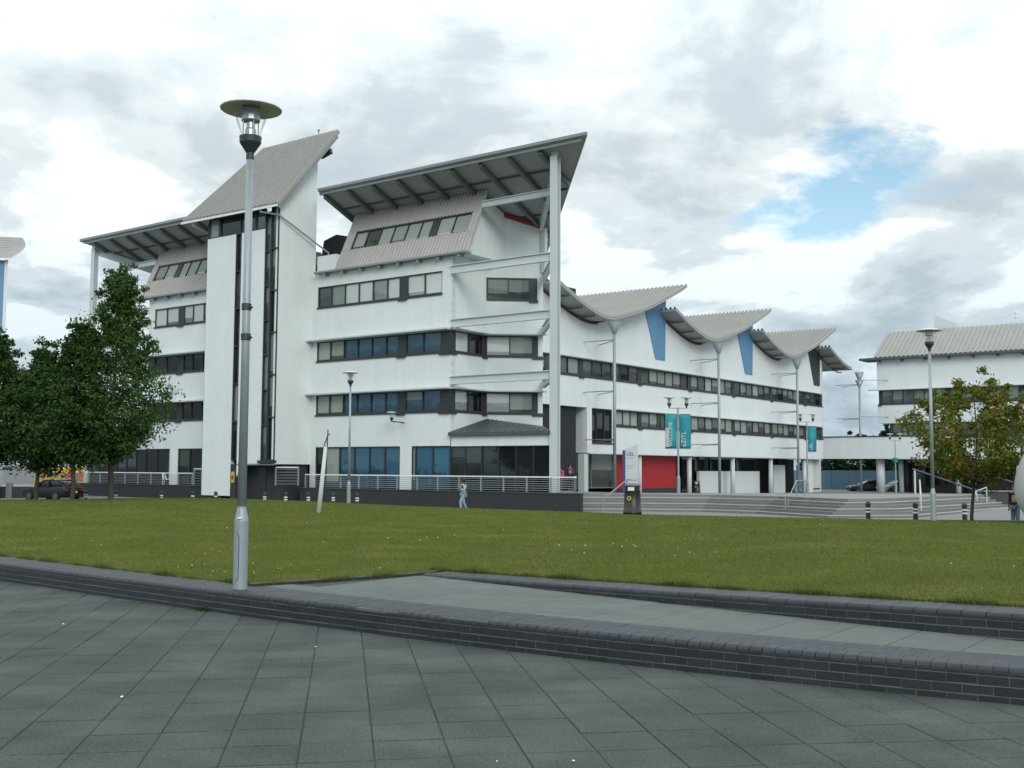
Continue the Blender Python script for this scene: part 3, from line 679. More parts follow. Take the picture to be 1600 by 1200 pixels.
    # parapet box and dark curved dormer between tower and sloping storey
    mb = MB(); mb.plan([(X(19.2), .15), (X(17.45), .15), (X(17.45), 3), (X(19.2), 3)], 14.385, 15.65); mb.build('parapet', WHITE, front)
    mb = MB(); pts = [(X(21.0), 16.2), (X(20.8), 17.25), (X(19.6), 17.55), (X(18.5), 17.3), (X(17.2), 16.9), (X(17.2), 15.6), (X(19.4), 15.6)]
    mb.prism([(x, 2.2, z) for x, z in pts], [(x, 5.0, z) for x, z in pts]); mb.build('dormer', FRAME, front)
block(False); block(True)
# core that closes the volume behind the facades
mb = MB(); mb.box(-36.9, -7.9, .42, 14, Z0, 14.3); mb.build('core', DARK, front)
# stair tower
TF = -3.05
def tw(s0, s1, t0, t1, z0, z1, name, mat, parent=front):
    mb = MB(); mb.box(-s1, -s0, t0, t1, z0, z1); return mb.build(name, mat, parent)
tw(23.62, 26.55, TF, TF + .35, -.12, 17.15, 'tower_panel', WHITE)
tw(20.72, 23.0, TF, TF + .35, 1.98, 17.15, 'tower_panel', WHITE)
mb = MB(); mb.prism([(-23.0, TF, 1.98), (-23.0, TF, 1.15), (-22.5, TF, 1.98)], [(-23.0, TF + .35, 1.98), (-23.0, TF + .35, 1.15), (-22.5, TF + .35, 1.98)]); mb.build('pointed_foot', WHITE, front)
tw(26.2, 26.55, TF + .351, 0, -.12, 18.4, 'tower_side', WHITE)
mb = MB(); g0 = [(TF + .1, 1.95), (TF + .1, 18.45), (.2, 22.25), (.2, 1.95)]
mb.prism([(-19.4, t, z) for t, z in g0], [(-19.75, t, z) for t, z in g0]); mb.build('tower_gable', WHITE, front)
fr_t = Fr((-26.5, TF), (-19.4, TF))
def stripwin(u0, u1, z0, z1, n, mats, side=False):
    f = fr_t; mb = MB(); f.box(mb, u0, u0 + .05, -.3, -.02, z0, z1); f.box(mb, u1 - .05, u1, -.3, -.02, z0, z1)
    dz = (z1 - z0) / n
    for i in range(n + 1): f.box(mb, u0 + .051, u1 - .051, -.28, -.03, z0 + i * dz - (.04 if i else 0), z0 + i * dz + (.04 if i < n else 0))
    o = mb.build('window', FRAME, front)
    for i in range(n):
        pm = MB(); f.box(pm, u0 + .05, u1 - .05, -.2, -.18, z0 + i * dz + .04, z0 + (i + 1) * dz - .04); pm.build('pane', mats[i % len(mats)], o)
stripwin(2.9, 3.48, 2.2, 17.15, 6, [G_DARK, G_MID, G_DARK]); stripwin(5.80, 6.35, 2.2, 17.9, 7, [G_TEAL, G_MID, G_TEAL]); stripwin(6.36, 7.06, 2.2, 18.5, 6, [G_DARK, G_MID, G_TEAL])
mb = MB(); fr_t.box(mb, 5.66, 7.12, -.2, .12, 2.02, 2.19); mb.build('sill', FRAME, front)
window(front, fr_t, .02, 5.78, 17.16, 18.5, [(1, G_TEAL), (.15, None), (2, G_DARK), (1.4, G_DARK), (.1, None), (.9, G_TEAL)], sill=False)
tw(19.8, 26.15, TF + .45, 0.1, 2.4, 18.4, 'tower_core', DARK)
# dark recessed entrance below the tower
tw(19.6, 23.6, TF + .9, 0, -.5, 1.94, 'tower_base', DBRICK)
tw(23.05, 23.55, TF - .02, TF + .3, -.5, 1.95, 'entrance_wall', DBRICK)
tw(19.5, 23.0, TF - .02, TF + .3, 1.88, 1.975, 'lintel', STEEL_G)
mb = MB(); mb.box(-22.0, -21.1, TF + .86, TF + .89, -.45, 1.75); mb.build('door', M('dark_door', (0.02, 0.022, 0.026), .4), front)
mb = MB(); mb.box(-23.45, -23.15, TF - .05, TF - .025, .75, 1.45); sg = mb.build('notice', M('yellow_sign', (0.65, 0.38, 0.02), .5, var=.03), front)
mb = MB(); mb.lathe([(.0, 0), (.06, .02), (.06, .2), (0, .3)], (-23.3, TF - .06, .95), 6); mb.build('pictogram', BLACKP, sg)
# tower roof: corrugated, tapering, steep
EV, RG = [(-28.7, -3.6, 18.5), (-18.85, -3.6, 18.42)], [(-25.6, .8, 24.1), (-18.05, .8, 24.1)]
mb = MB(); n = 30; rows = []
for i in range(n):
    for fr_, h in ((0, 0), (.5, 0), (.6, .17), (.9, .17)):
        k = (i + fr_) / n; a = Vector(EV[0]).lerp(Vector(EV[1]), k); b = Vector(RG[0]).lerp(Vector(RG[1]), k); o_ = Vector((0, -.78, .62)) * h
        rows.append((a + o_, b + o_))
rows.append((Vector(EV[1]), Vector(RG[1]))); k = len(rows)
dn = Vector((0, .78, -.62)) * .14
mb.add([r[0] for r in rows] + [r[1] for r in rows] + [r[0] + dn for r in rows] + [r[1] + dn for r in rows],
       [f for i in range(k - 1) for f in ((i, i + 1, k + i + 1, k + i), (2 * k + i + 1, 2 * k + i, 3 * k + i, 3 * k + i + 1), (2 * k + i, 2 * k + i + 1, i + 1, i), (k + i, k + i + 1, 3 * k + i + 1, 3 * k + i))] + [(0, k, 3 * k, 2 * k), (k - 1, 3 * k - 1, 4 * k - 1, 2 * k - 1)])
troof = mb.build('tower_roof', CLAD, front)
mb = MB(); mb.bar((-28.7, -3.66, 18.42), (-18.85, -3.66, 18.34), .06, .14); mb.build('gutter', WHITEP, troof)
mb = MB(); mb.bar((-18.95, -3.5, 18.25), (-18.15, .75, 23.75), .08, .22); mb.build('barge_board', STEEL_G, troof)
mb = MB(); mb.bar((-19.2, .3, 22.45), (-18.3, .35, 22.7), .25, .35); mb.build('ridge_bracket', FRAME, troof)
mb = MB(); mb.lathe([(.04, 0), (.04, .35), (.1, .36), (.1, .42), (.03, .5)], (-20.0, .8, 24.1), 8); mb.build('vent_pipe', GALV, troof)
mb = MB(); mb.tube((-20.6, -3.55, 18.15), (-19.25, -3.2, 17.85), .06); mb.tube((-19.25, -3.2, 17.85), (-18.95, .9, 16.0), .06); mb.tube((-20.6, -3.55, 18.15), (-20.6, -3.55, 18.45), .06); mb.tube((-18.95, .9, 16.0), (-18.95, .9, 15.6), .06); mb.build('rain_pipe', GALV, front)
mb = MB(); mb.tube((-27.6, -3.5, 18.15), (-26.6, .9, 16.6), .06); mb.tube((-27.6, -3.5, 18.15), (-27.6, -3.5, 18.4), .06); mb.build('rain_pipe', GALV, front)
# drain pipe at tower's left edge
mb = MB(); mb.tube((-26.62, TF + .1, -.3), (-26.62, TF + .1, 18.3), .05); mb.build('rain_pipe', FRAME, front)

# ------------------------------------------------------------------ rear wing with wave roofs
wing = thing('campus_wing', 'long white wing with a row of wave-shaped corrugated roofs and painted fins', 'building', BO, BR)
XW = -7.485
WP = [(-1.2, 13.75), (0, 13.3), (1.3, 12.82), (2.6, 12.42), (4.0, 12.1), (5.0, 12.0), (6.0, 12.06), (7.3, 12.38), (9.3, 12.92), (11.0, 13.45), (12.7, 14.1), (14.3, 14.75), (15.9, 15.42), (16.7, 15.8)]
T0 = [10.1, 26.1, 42.1, 58.1]
def wavez(t):
    for t0 in T0[::-1]:
        if t >= t0: return interp(t - t0, WP)
    return interp(t - T0[0], WP)
fw_ = Fr((XW, 0), (XW, 70))
# upper wall follows the wave
for k, t0 in enumerate(T0[:3]):
    a = 8.5 if k == 0 else t0; b = t0 + 16.0
    pts = [(a, 9.36)] + [(b, 9.36)] + [(t, (interp(t - t0, WP))) for t in np.linspace(b, a, 26)]
    mb = MB(); fw_.poly(mb, pts, -.35, 0); mb.build('upper_wall', WHITE, wing)
    # painted fin
    cx = [(t0 + 12.6, 14.05), (t0 + 14.3, 10.2), (t0 + 15.75, 10.2), (t0 + 15.95, 15.42)]
    mb = MB(); fw_.poly(mb, cx, .003, .07); mb.build('fin', BLUEFIN if k < 2 else BLACKFIN, wing)
mb = MB(); fw_.box(mb, 8.45, 58.1, -.35, 0, 6.02, 8.2); mb.build('middle_wall', WHITE, wing)
mb = MB(); fw_.box(mb, 18.6, 58.1, -.35, 0, 2.87, 4.87); fw_.box(mb, 14.8, 15.4, -.35, 0, 2.87, 6.02); fw_.box(mb, 15.4, 18.1, -.35, 0, 2.87, 3.6); fw_.box(mb, 18.1, 18.6, -.35, 0, 2.87, 6.02); mb.build('lower_wall', WHITE, wing)
window(wing, fw_, 15.4, 18.1, 3.6, 6.02, [(.7, G_DARK), (1, G_DARK), (1, G_DARK)], brackets=False)
def strip_cells(t_a, t_b, mats):
    cells = []; t = t_a; ci = 0
    edges = [14.3 + 8 * i for i in range(-1, 7)]
    while t < t_b - .05:
        nx = min([e for e in edges if e > t + .3] + [t_b]); span = nx - t; n = max(1, round((span - .5) / 1.25)) if nx < t_b else max(1, round(span / 1.25))
        pw = .5 if nx < t_b else 0
        for i in range(n): cells.append(((span - pw) / n, mats[ci % len(mats)])); ci += 1
        if pw: cells.append((pw, None))
        t = nx
    return cells
window(wing, fw_, 8.45, 58.1, 8.2, 9.35, strip_cells(8.45, 58.1, [G_MID, G_DARK, G_MID, G_MID, G_PALE, G_MID, G_TEAL]), rec=.1)
window(wing, fw_, 18.6, 58.1, 4.87, 6.02, strip_cells(18.6, 58.1, [G_PALE, G_PALE, G_PALE, G_TEAL, G_PALE, G_MID, G_PALE]), rec=.1)
mb = MB(); fw_.box(mb, 8.5, 58.0, 0, .35, 9.365, 9.43); fw_.box(mb, 18.6, 58.0, 0, .35, 6.03, 6.1); mb.build('brow', STEEL, wing)
# wall facing the front with a dark opening, where the wing is cut back
ff = Fr((-15.5, 14.8), (XW - .36, 14.8))
mb = MB(); L_ = ff.L; ff.box(mb, 0, L_, -.3, 0, 2.87, 3.6); ff.box(mb, L_ - 1.2, L_, -.3, 0, 3.6, 6.02); ff.box(mb, 0, L_ - 4.6, -.3, 0, 3.6, 6.02); mb.build('court_wall', WHITE2, wing)
window(wing, ff, L_ - 4.6, L_ - 1.2, 3.6, 6.02, [(1, G_DARK), (1, G_DARK), (1, G_DARK)], sill=False)
mb = MB(); mb.box(-15.5, XW - .4, 8.6, 14.79, 6.03, 6.2); mb.build('soffit', WHITE2, wing)
# rounded end of the wing
cxe, cye, re = XW - 3.2, 58.1, 3.2
arc = [(cxe + re * math.cos(a), cye + re * math.sin(a)) for a in np.linspace(0, R(90), 9)]
inn = [(cxe + (re - .35) * math.cos(a), cye + (re - .35) * math.sin(a)) for a in np.linspace(0, R(90), 9)]
for z0, z1 in ((2.87, 4.87), (6.02, 8.2)):
    mb = MB(); mb.plan(arc + inn[::-1], z0, z1); mb.build('rounded_wall', WHITE, wing)
mb = MB(); ztop = [12.95 - .12 * i for i in range(9)]; n9 = 9
mb.add([(x, y, 9.36) for x, y in arc] + [(x, y, z) for (x, y), z in zip(arc, ztop)] + [(x, y, 9.36) for x, y in inn] + [(x, y, z) for (x, y), z in zip(inn, ztop)],
       [q for i in range(8) for q in ((i, i + 1, 10 + i, 9 + i), (18 + i + 1, 18 + i, 27 + i, 27 + i + 1), (9 + i, 10 + i, 28 + i, 27 + i), (i + 1, i, 18 + i, 19 + i))]); mb.build('rounded_wall', WHITE, wing)
for z0, z1 in ((8.2, 9.35), (4.87, 6.02)):
    for i in range(0, 8, 2):
        f = Fr(arc[i], arc[i + 2]); window(wing, f, 0, f.L, z0, z1, [(1, G_TEAL), (1, G_SKY)], rec=.1, brackets=False)
# end wall, core and back
mb = MB(); mb.box(-22, cxe, 60.95, 61.3, 2.87, 12); mb.box(-22, -21.7, 8.6, 60.94, Z0 - 1.2, 12.2); mb.build('rear_wall', WHITE, wing)
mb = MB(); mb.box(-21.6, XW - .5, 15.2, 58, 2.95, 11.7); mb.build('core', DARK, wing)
mb = MB(); mb.box(-21.6, XW - .001, 15.12, 58.05, 2.80, 2.868); mb.build('soffit', WHITE2, wing)
# wave roofs
def wave_roof(t0, last=False):
    P = [(t0 + d, z + .28) for d, z in WP if not (last and d > 5.2)]
    P = P[:1] + [(t, z) for t, z in P[1:]]
    x1, x0 = -5.95, -21.9
    n = 42; cols = []
    for i in range(n):
        b = x0 + (x1 - x0) * i / n; p = (x1 - x0) / n
        cols += [(b, 0), (b + .5 * p, 0), (b + .6 * p, .17), (b + .9 * p, .17)]
    cols.append((x1, 0)); m = len(P); mb = MB()
    fine = []
    for i in range(m - 1):
        fine.append(P[i])
    fine.append(P[-1])
    nv = len(cols)
    vs = [(x, t, z + h) for t, z in fine for x, h in cols]
    fs = [(j * nv + i, j * nv + i + 1, (j + 1) * nv + i + 1, (j + 1) * nv + i) for j in range(m - 1) for i in range(nv - 1)]
    mb.add(vs, fs); ro = mb.build('wave_roof', CLAD, wing)
    mb = MB(); vs = []; fs = []
    for t, z in fine: vs += [(x0, t, z - .02), (x1, t, z - .02), (x1, t, z - .14), (x0, t, z - .24)]
    for j in range(m - 1): fs += [(4 * j + a, 4 * j + (a + 1) % 4, 4 * (j + 1) + (a + 1) % 4, 4 * (j + 1) + a) for a in range(4)]
    fs += [(0, 1, 2, 3), (4 * m - 1, 4 * m - 2, 4 * m - 3, 4 * m - 4)]
    mb.add(vs, fs); mb.build('soffit', SOFFIT, ro)
    # rafters seen under the falling half, red trim where soffit meets wall
    for d in (0.2, 1.9, 3.4):
        z = interp(d, WP); mb = MB(); mb.box(-7.45, -6.0, t0 + d - .05, t0 + d + .05, z - .10, z + .03); mb.build('rafter', FRAME_M, ro)
    mb = MB(); vs = []; ds = np.linspace(-1.0, 6.0, 15)
    for d in ds: z = interp(d, WP); vs += [(XW + .012, t0 + d, z - .09), (XW + .05, t0 + d, z - .09), (XW + .06, t0 + d, z + .02), (XW + .012, t0 + d, z + .02)]
    mb.add(vs, [(4 * j + a, 4 * j + (a + 1) % 4, 4 * (j + 1) + (a + 1) % 4, 4 * (j + 1) + a) for j in range(14) for a in range(4)]); mb.build('trim', REDTRIM, ro)
for k, t0 in enumerate(T0): wave_roof(t0, k == 3)
# ground floor under the wing: columns, red wall, glazing
def zpl(y): return 0.37 if y < 64 else max(-.62, .37 - .0205 * (y - 64))
def wy(x, t): return BO[1] + (-.6) * x + .8 * t
for i in range(6):
    t = 14.6 + 8 * i; mb = MB()
    if i == 0: mb.box(-8.1, -7.6, t, t + .5, -.6, 2.80)
    else: mb.lathe([(.2, -.9), (.2, 2.80)], (-7.9, t, 0), 14)
    mb.build('column', STEEL, wing, i > 0)
def gw(t0, t1, x, z0, z1, name, mat, d=.25):
    mb = MB(); mb.box(x - d, x, t0, t1, z0, z1); return mb.build(name, mat, wing)
gw(20.3, 29.7, -8.6, .0, 2.80, 'red_wall', RED); gw(20.3, 29.7, -8.55, -.9, .28, 'plinth', FRAME)
fg = Fr((-9.2, 9.0), (-8.62, 20.2)); window(wing, fg, 0, fg.L, .35, 2.85, [(1, G_MID), (1.6, G_MID), (1.6, G_MID), (1.4, G_MID)], sill=False, fmat=GREYWALL)
gw(29.8, 32.5, -10.5, -.9, 2.80, 'back_wall', DARK); gw(32.5, 37.4, -9.6, -.9, 2.80, 'back_glazing', G_DARK)
gw(34.5, 46.6, -9.0, -.9, 1.6, 'low_wall', WHITE2); gw(37.5, 46.8, -9.5, 1.6, 2.80, 'back_glazing', G_DARK)
gw(46.8, 50.5, -10.5, -.9, 2.80, 'back_wall', DARK); gw(50.2, 53.0, -9.2, -.9, 2.2, 'pale_screen', WHITE2); gw(53.2, 55.4, -10.0, -.9, 2.80, 'back_wall', DARK)
gw(55.5, 57.6, -8.2, -.9, 2.80, 'pier_wall', WHITE); gw(57.6, 60.8, -8.6, -.9, 2.80, 'end_wall', WHITE2)
fe = Fr((-8.58, 57.9), (-8.58, 60.3)); window(wing, fe, 0, fe.L, -.1, 2.6, [(1, G_DARK), (1, G_MID)], sill=True)
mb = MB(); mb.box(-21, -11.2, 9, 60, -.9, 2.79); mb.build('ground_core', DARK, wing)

# ------------------------------------------------------------------ bridge and the building to the right
br = thing('footbridge', 'white walled link bridge between the wave-roofed wing and the right building', 'bridge', BO, BR)
mb = MB(); mb.box(-9.6, 4.6, 61.32, 61.6, 2.9, 5.1); mb.build('parapet', WHITE, br)
mb = MB(); mb.box(-9.6, 4.6, 61.25, 61.66, 5.103, 5.2); mb.build('coping', FRAME, br)
mb = MB(); mb.box(-9.6, 4.6, 61.61, 63.6, 2.92, 3.2); mb.build('deck', WHITE2, br)
mb = MB(); mb.lathe([(.42, -.7), (.42, 2.915)], (-3.0, 62.5, 0), 16); mb.build('column', STEEL, br, True)
right = thing('campus_building', 'white building at the far right with pitched grey corrugated roof', 'building', BO, BR)
fr_r = Fr((-3.7, 64.0), (24.0, 64.0))
for z0, z1, u0 in ((9.95, 13.0, 0), (6.55, 8.55, 0), (2.87, 5.1, .9)):
    mb = MB(); fr_r.box(mb, u0, fr_r.L, -.35, 0, z0, z1); mb.build('wall', WHITE, right)
    sw_ = Fr((-3.7 + u0, 78), (-3.7 + u0, 64.36)); mb = MB(); sw_.box(mb, 0, sw_.L, -.35, 0, z0, z1); mb.build('side_wall', WHITE, right)
cells = []
for k in range(4): cells += [(1.2, G_TEAL), (1.2, G_TEAL), (1.2, G_TEAL), (1.2, G_MID), (1.2, G_TEAL), (1.1, G_TEAL if k else G_PALE), (.5, None)]
window(right, fr_r, .15, fr_r.L, 8.55, 9.93, [(.35, None)] + cells); window(right, fr_r, 1.2, fr_r.L, 5.1, 6.54, [(.35, None)] + cells)
mb = MB(); fr_r.box(mb, -.8, fr_r.L, 0, .5, 9.95, 10.04); mb.build('brow', STEEL, right)
mb = MB(); fr_r.box(mb, -1.6, fr_r.L, -2, .7, 13.10, 13.32); mb.build('eave', FRAME_M, right)
for i in range(12):
    mb = MB(); fr_r.box(mb, .3 + i * 2.3, .45 + i * 2.3, 0, .55, 12.85, 13.098); mb.build('bracket', FRAME_M, right)
mb = MB(); fr_r.box(mb, 0, fr_r.L, -.3, -.01, 13.0, 13.099); mb.build('wall', WHITE, right)
frf = Fr((-3.9, 63.4, 13.34), (24.0, 63.4, 13.34), (0, 4.6, 3.1)); mb = MB(); frf.corrug(mb, 0, frf.L, 0, 5.5, .46, .11)
rr = mb.build('roof', CLAD, right)
mb = MB(); mb.prism([(-3.75, 63.6, 13.25), (-3.75, 68.0, 16.2), (-3.75, 78, 13.25)], [(24, 63.6, 13.25), (24, 68.0, 16.2), (24, 78, 13.25)]); mb.build('roof_body', CLAD, right)
mb = MB(); mb.prism([(1.0, 68.2, 16.2), (1.0, 68.2, 18.0), (3.2, 68.2, 16.9), (3.2, 68.2, 16.2)], [(1.0, 71, 16.2), (1.0, 71, 18.0), (3.2, 71, 16.9), (3.2, 71, 16.2)]); mb.build('roof_light', WHITE2, rr)
mb = MB(); mb.lathe([(.05, 0), (.05, .9), (.16, .95), (.16, 1.05), (.05, 1.1), (.12, 1.5), (.04, 1.6)], (9.0, 68.0, 16.1), 8); mb.build('vent_pipe', WHITEP, rr)
mb = MB(); fr_r.box(mb, 1.6, fr_r.L, -2.3, -2.0, -.9, 2.87); mb.build('ground_glazing', G_DARK, right)
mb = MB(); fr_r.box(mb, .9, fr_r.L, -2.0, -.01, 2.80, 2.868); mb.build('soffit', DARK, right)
for i in range(4):
    mb = MB(); mb.lathe([(.25, -.9), (.25, 2.79)], (-1.6 + i * 5.6, 64.6, 0), 12); mb.build('column', STEEL, right, True)
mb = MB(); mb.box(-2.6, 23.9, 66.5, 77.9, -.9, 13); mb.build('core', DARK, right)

# building at the far left, only its roof tip, blue fin and base show
left = thing('campus_building', 'corner of a building at the far left with blue wall and pale corrugated roof tip', 'building', (-35.1, 76.0, 0), R(26))
mb = MB(); mb.box(-9, -.25, 0, .6, -.8, 16.0); mb.build('blue_wall', BLUEFIN, left)
mb = MB(); mb.box(-.25, -.03, -.05, .7, -.8, 16.05); mb.build('white_edge', WHITE, left)
mb = MB(); mb.box(-9, -.26, .61, 9, -.8, 15.4); mb.build('wall', WHITE, left)
pts = [(-6.0, -2.0, 17.6), (-3.0, -2.0, 17.9), (-1.2, -1.9, 17.95), (0.2, -1.6, 17.75), (.85, -1.0, 17.35), (.9, -.4, 16.9), (.5, .0, 16.4), (0.05, .3, 16.1), (-6, .3, 16.05)]
mb = MB(); n = 12
for i in range(n):
    z0 = 16.1 + 1.8 * i / n; z1 = 16.1 + 1.8 * (i + 1) / n - .02
    xr = lambda z: 0.1 + .95 * math.sin(min(1, max(0, (z - 16.1) / 1.8)) * 2.3) 
    y0 = -.6 + 1.5 * i / n
    mb.hexa([(-7, y0, z0 - .35), (xr(z0), y0, z0), (xr(z0), y0 + .6, z0 + .1), (-7, y0 + .6, z0 - .3), (-7, y0 + .10, z1 - .35), (xr(z1), y0 + .10, z1), (xr(z1), y0 + .7, z1 + .1), (-7, y0 + .7, z1 - .3)])
mb.build('roof_tip', CLAD, left)
mb = MB(); mb.box(-12, .2, 2.0, 2.4, -.8, 1.9); mb.build('base_wall', WHITE2, left)
mb = MB(); mb.box(-12, .15, 1.96, 2.0, -.8, .25); mb.build('plinth', GREYWALL, left)
mb = MB(); mb.box(-1.6, -1.5, 1.95, 2.0, .25, 1.9); mb.build('joint', FRAME, left)

# ------------------------------------------------------------------ terrace, plaza, steps
ter = thing('terrace_wall', 'long dark brick terrace wall in front of the white building', 'wall', BO, BR)
TT = -1.3
mb = MB(); mb.box(-18.9, 2.5, TT, TT + .3, -.9, .43); mb.build('wall', DBRICK, ter)
mb = MB(); mb.prism([(2.2, TT + .301, -.9), (2.5, TT + .301, -.9), (.55, TT + 3.0, -.9), (.25, TT + 3.0, -.9)], [(2.2, TT + .301, .43), (2.5, TT + .301, .43), (.55, TT + 3.0, .43), (.25, TT + 3.0, .43)]); mb.build('return_wall', DBRICK, ter)
mb = MB(); mb.box(-18.9, .25, TT + .301, 5.6, .1, .395); mb.build('deck', PLAZA, ter)
mb = MB(); mb.box(-18.95, 2.56, TT - .04, TT + .34, .432, .48); mb.build('coping', FRAME_M, ter)
ter2 = thing('terrace_wall', 'dark brick terrace wall behind the parked car and trees at left', 'wall', BO, BR)
mb = MB(); mb.box(-50.1, -26.7, TT, TT + .3, -.9, .43); mb.build('wall', DBRICK, ter2)
mb = MB(); mb.box(-50.0, -26.7, TT + .301, 5.6, .1, .395); mb.build('deck', PLAZA, ter2)
mb = MB(); mb.box(-50.15, -26.7, TT - .04, TT + .34, .432, .48); mb.build('coping', FRAME_M, ter2)
def railing(name, label, pts, zt=1.30, zb=.48, nr=6, step=1.55):
    r = thing(name, label, 'railing', BO, BR)
    for (a, b) in zip(pts[:-1], pts[1:]):
        a = Vector(a); b = Vector(b); L = (b - a).length; n = max(1, round(L / step))
        mb = MB(); mb.bar((a.x, a.y, zt), (b.x, b.y, zt), .10, .07); mb.build('top_rail', WHITEP, r)
        for j in range(nr):
            z = zb + .1 + (zt - zb - .22) * j / (nr - 1); mb = MB(); mb.tube((a.x, a.y, z), (b.x, b.y, z), .014, n=5); mb.build('rail', GALV, r)
        for i in range(n + 1):
            p = a.lerp(b, i / n); mb = MB(); mb.box(p.x - .035, p.x + .035, p.y - .035, p.y + .035, zb, zt - .036); mb.build('post', GALV, r)
    return r
railing('railing', 'long white-topped steel railing along the terrace, passing in front of the tall white column', [(-18.5, TT + .12), (2.15, TT + .12), (.45, TT + 2.6)])
railing('railing', 'white-topped steel railing on the terrace behind the trees at left', [(-49.2, TT + .12), (-30.0, TT + .12)])
railing('railing', 'short raised piece of steel railing left of the tower foot', [(-29.8, TT + .1), (-26.8, TT + .1)], zt=1.62, zb=.48)
railing('railing', 'short steel railing on the dark wall right of the tower entrance', [(-19.7, -2.6), (-18.6, -1.7)], zt=1.75, zb=.6)

TOP = [(2.3, 60.9), (7.0, 61.3), (11.0, 60.8), (14.2, 58.0), (16.4, 53.4), (17.6, 54.2), (29.6, 70.2)]
def offset(poly, d):
    o = []
    for i, p in enumerate(poly):
        a = Vector(poly[max(0, i - 1)]); b = Vector(poly[min(len(poly) - 1, i + 1)]); t = (b - a).normalized(); n = Vector((t.y, -t.x))
        o.append((p[0] + n.x * d, p[1] + n.y * d))
    return o
V = []; F = []
px_ = [-6, 0, 2.3, 7, 11, 14.2, 16.4, 17.6, 29.6, 40, 60]
def ytop(x):
    return interp(x, [(-6, 66), (0, 66), (2.29, 60.9)] + TOP[:-2] + [TOP[-2], TOP[-1], (60, 71)])
for x in px_:
    for j in range(9):
        y = ytop(x) + (128 - ytop(x)) * j / 8; V.append((x, y, zpl(y)))
for i in range(len(px_) - 1):
    for j in range(8): F.append((i * 9 + j, (i + 1) * 9 + j, (i + 1) * 9 + j + 1, i * 9 + j + 1))
me = bpy.data.meshes.new('plaza'); me.from_pydata(V, [], F); tag(link('plaza', me, PLAZA), kind='structure')
steps = thing('entrance_steps', 'wide grey stone steps curving up from the path to the plaza', 'steps', (0, 0, 0))
for i in range(6):
    o1 = offset(TOP, i * .34 - (0.5 if i == 0 else .02)); o2 = offset(TOP, (i + 1) * .34); zz = [(zpl(y) if y > 64 else .37) for x, y in TOP]
    z1 = [z - .004 - .145 * i for z in zz]
    mb = MB(); n = len(TOP); vs = []
    for (a, b, z) in zip(o1, o2, z1): vs += [(a[0], a[1], z), (b[0], b[1], z), (b[0], b[1], z - .5), (a[0], a[1], z - .5)]
    mb.add(vs, [(4 * j + a, 4 * j + (a + 1) % 4, 4 * (j + 1) + (a + 1) % 4, 4 * (j + 1) + a) for j in range(n - 1) for a in range(4)] + [(0, 1, 2, 3), (4 * n - 1, 4 * n - 2, 4 * n - 3, 4 * n - 4)])
    st = mb.build('step', RISER if i else STEP, steps)
    mb = MB(); o3 = offset(TOP, (i + 1) * .34 - .09); o4 = offset(TOP, (i + 1) * .34 + .008); vs = []
    for (a, b, z) in zip(o3, o4, z1): vs += [(a[0], a[1], z + .006), (b[0], b[1], z + .006), (b[0], b[1], z - .035), (a[0], a[1], z - .035)]
    mb.add(vs, [(4 * j + a, 4 * j + (a + 1) % 4, 4 * (j + 1) + (a + 1) % 4, 4 * (j + 1) + a) for j in range(n - 1) for a in range(4)] + [(0, 1, 2, 3), (4 * n - 1, 4 * n - 2, 4 * n - 3, 4 * n - 4)])
    mb.build('nosing', NOSING if i % 2 else STEP, st)

# ================================================================== LAMPS AND STREET FURNITURE
def lamp_head(parent, c, s=1.0, n=24):
    """post-top lantern: c is the top of the shaft"""
    x, y, z = c
    mb = MB(); mb.lathe([(.05 * s, -.04 * s), (.05 * s, .04 * s), (.135 * s, .17 * s), (.14 * s, .25 * s), (.12 * s, .255 * s)], c, n); mb.build('collar', COLLAR, parent, False)
    mb = MB(); mb.lathe([(.125 * s, .256 * s), (.165 * s, .40 * s), (.205 * s, .53 * s), (.222 * s, .63 * s)], c, n, cap=False); mb.build('bowl', BOWL, parent, True)
    mb = MB(); mb.lathe([(.385 * s, .60 * s), (.39 * s, .612 * s), (.25 * s, .665 * s), (.08 * s, .69 * s), (.0, .69 * s)], c, n, cap=False)
    mb.lathe([(.383 * s, .599 * s), (.23 * s, .63 * s), (0, .635 * s)], c, n, cap=False); mb.build('hat', HAT, parent, True)
    mb = MB(); mb.lathe([(.11 * s, .45 * s), (.12 * s, .46 * s), (.12 * s, .61 * s), (.1 * s, .63 * s)], c, 12); mb.lathe([(.07 * s, .26 * s), (.07 * s, .34 * s), (.055 * s, .36 * s), (.055 * s, .455 * s)], c, 12)
    for i in range(4):
        a = .6 + i * math.pi / 2; mb.tube((x + .1 * s * math.cos(a), y + .1 * s * math.sin(a), z + .25 * s), (x + .1 * s * math.cos(a), y + .1 * s * math.sin(a), z + .47 * s), .008 * s, n=5)
    mb.build('lamp_unit', LAMPIN, parent)
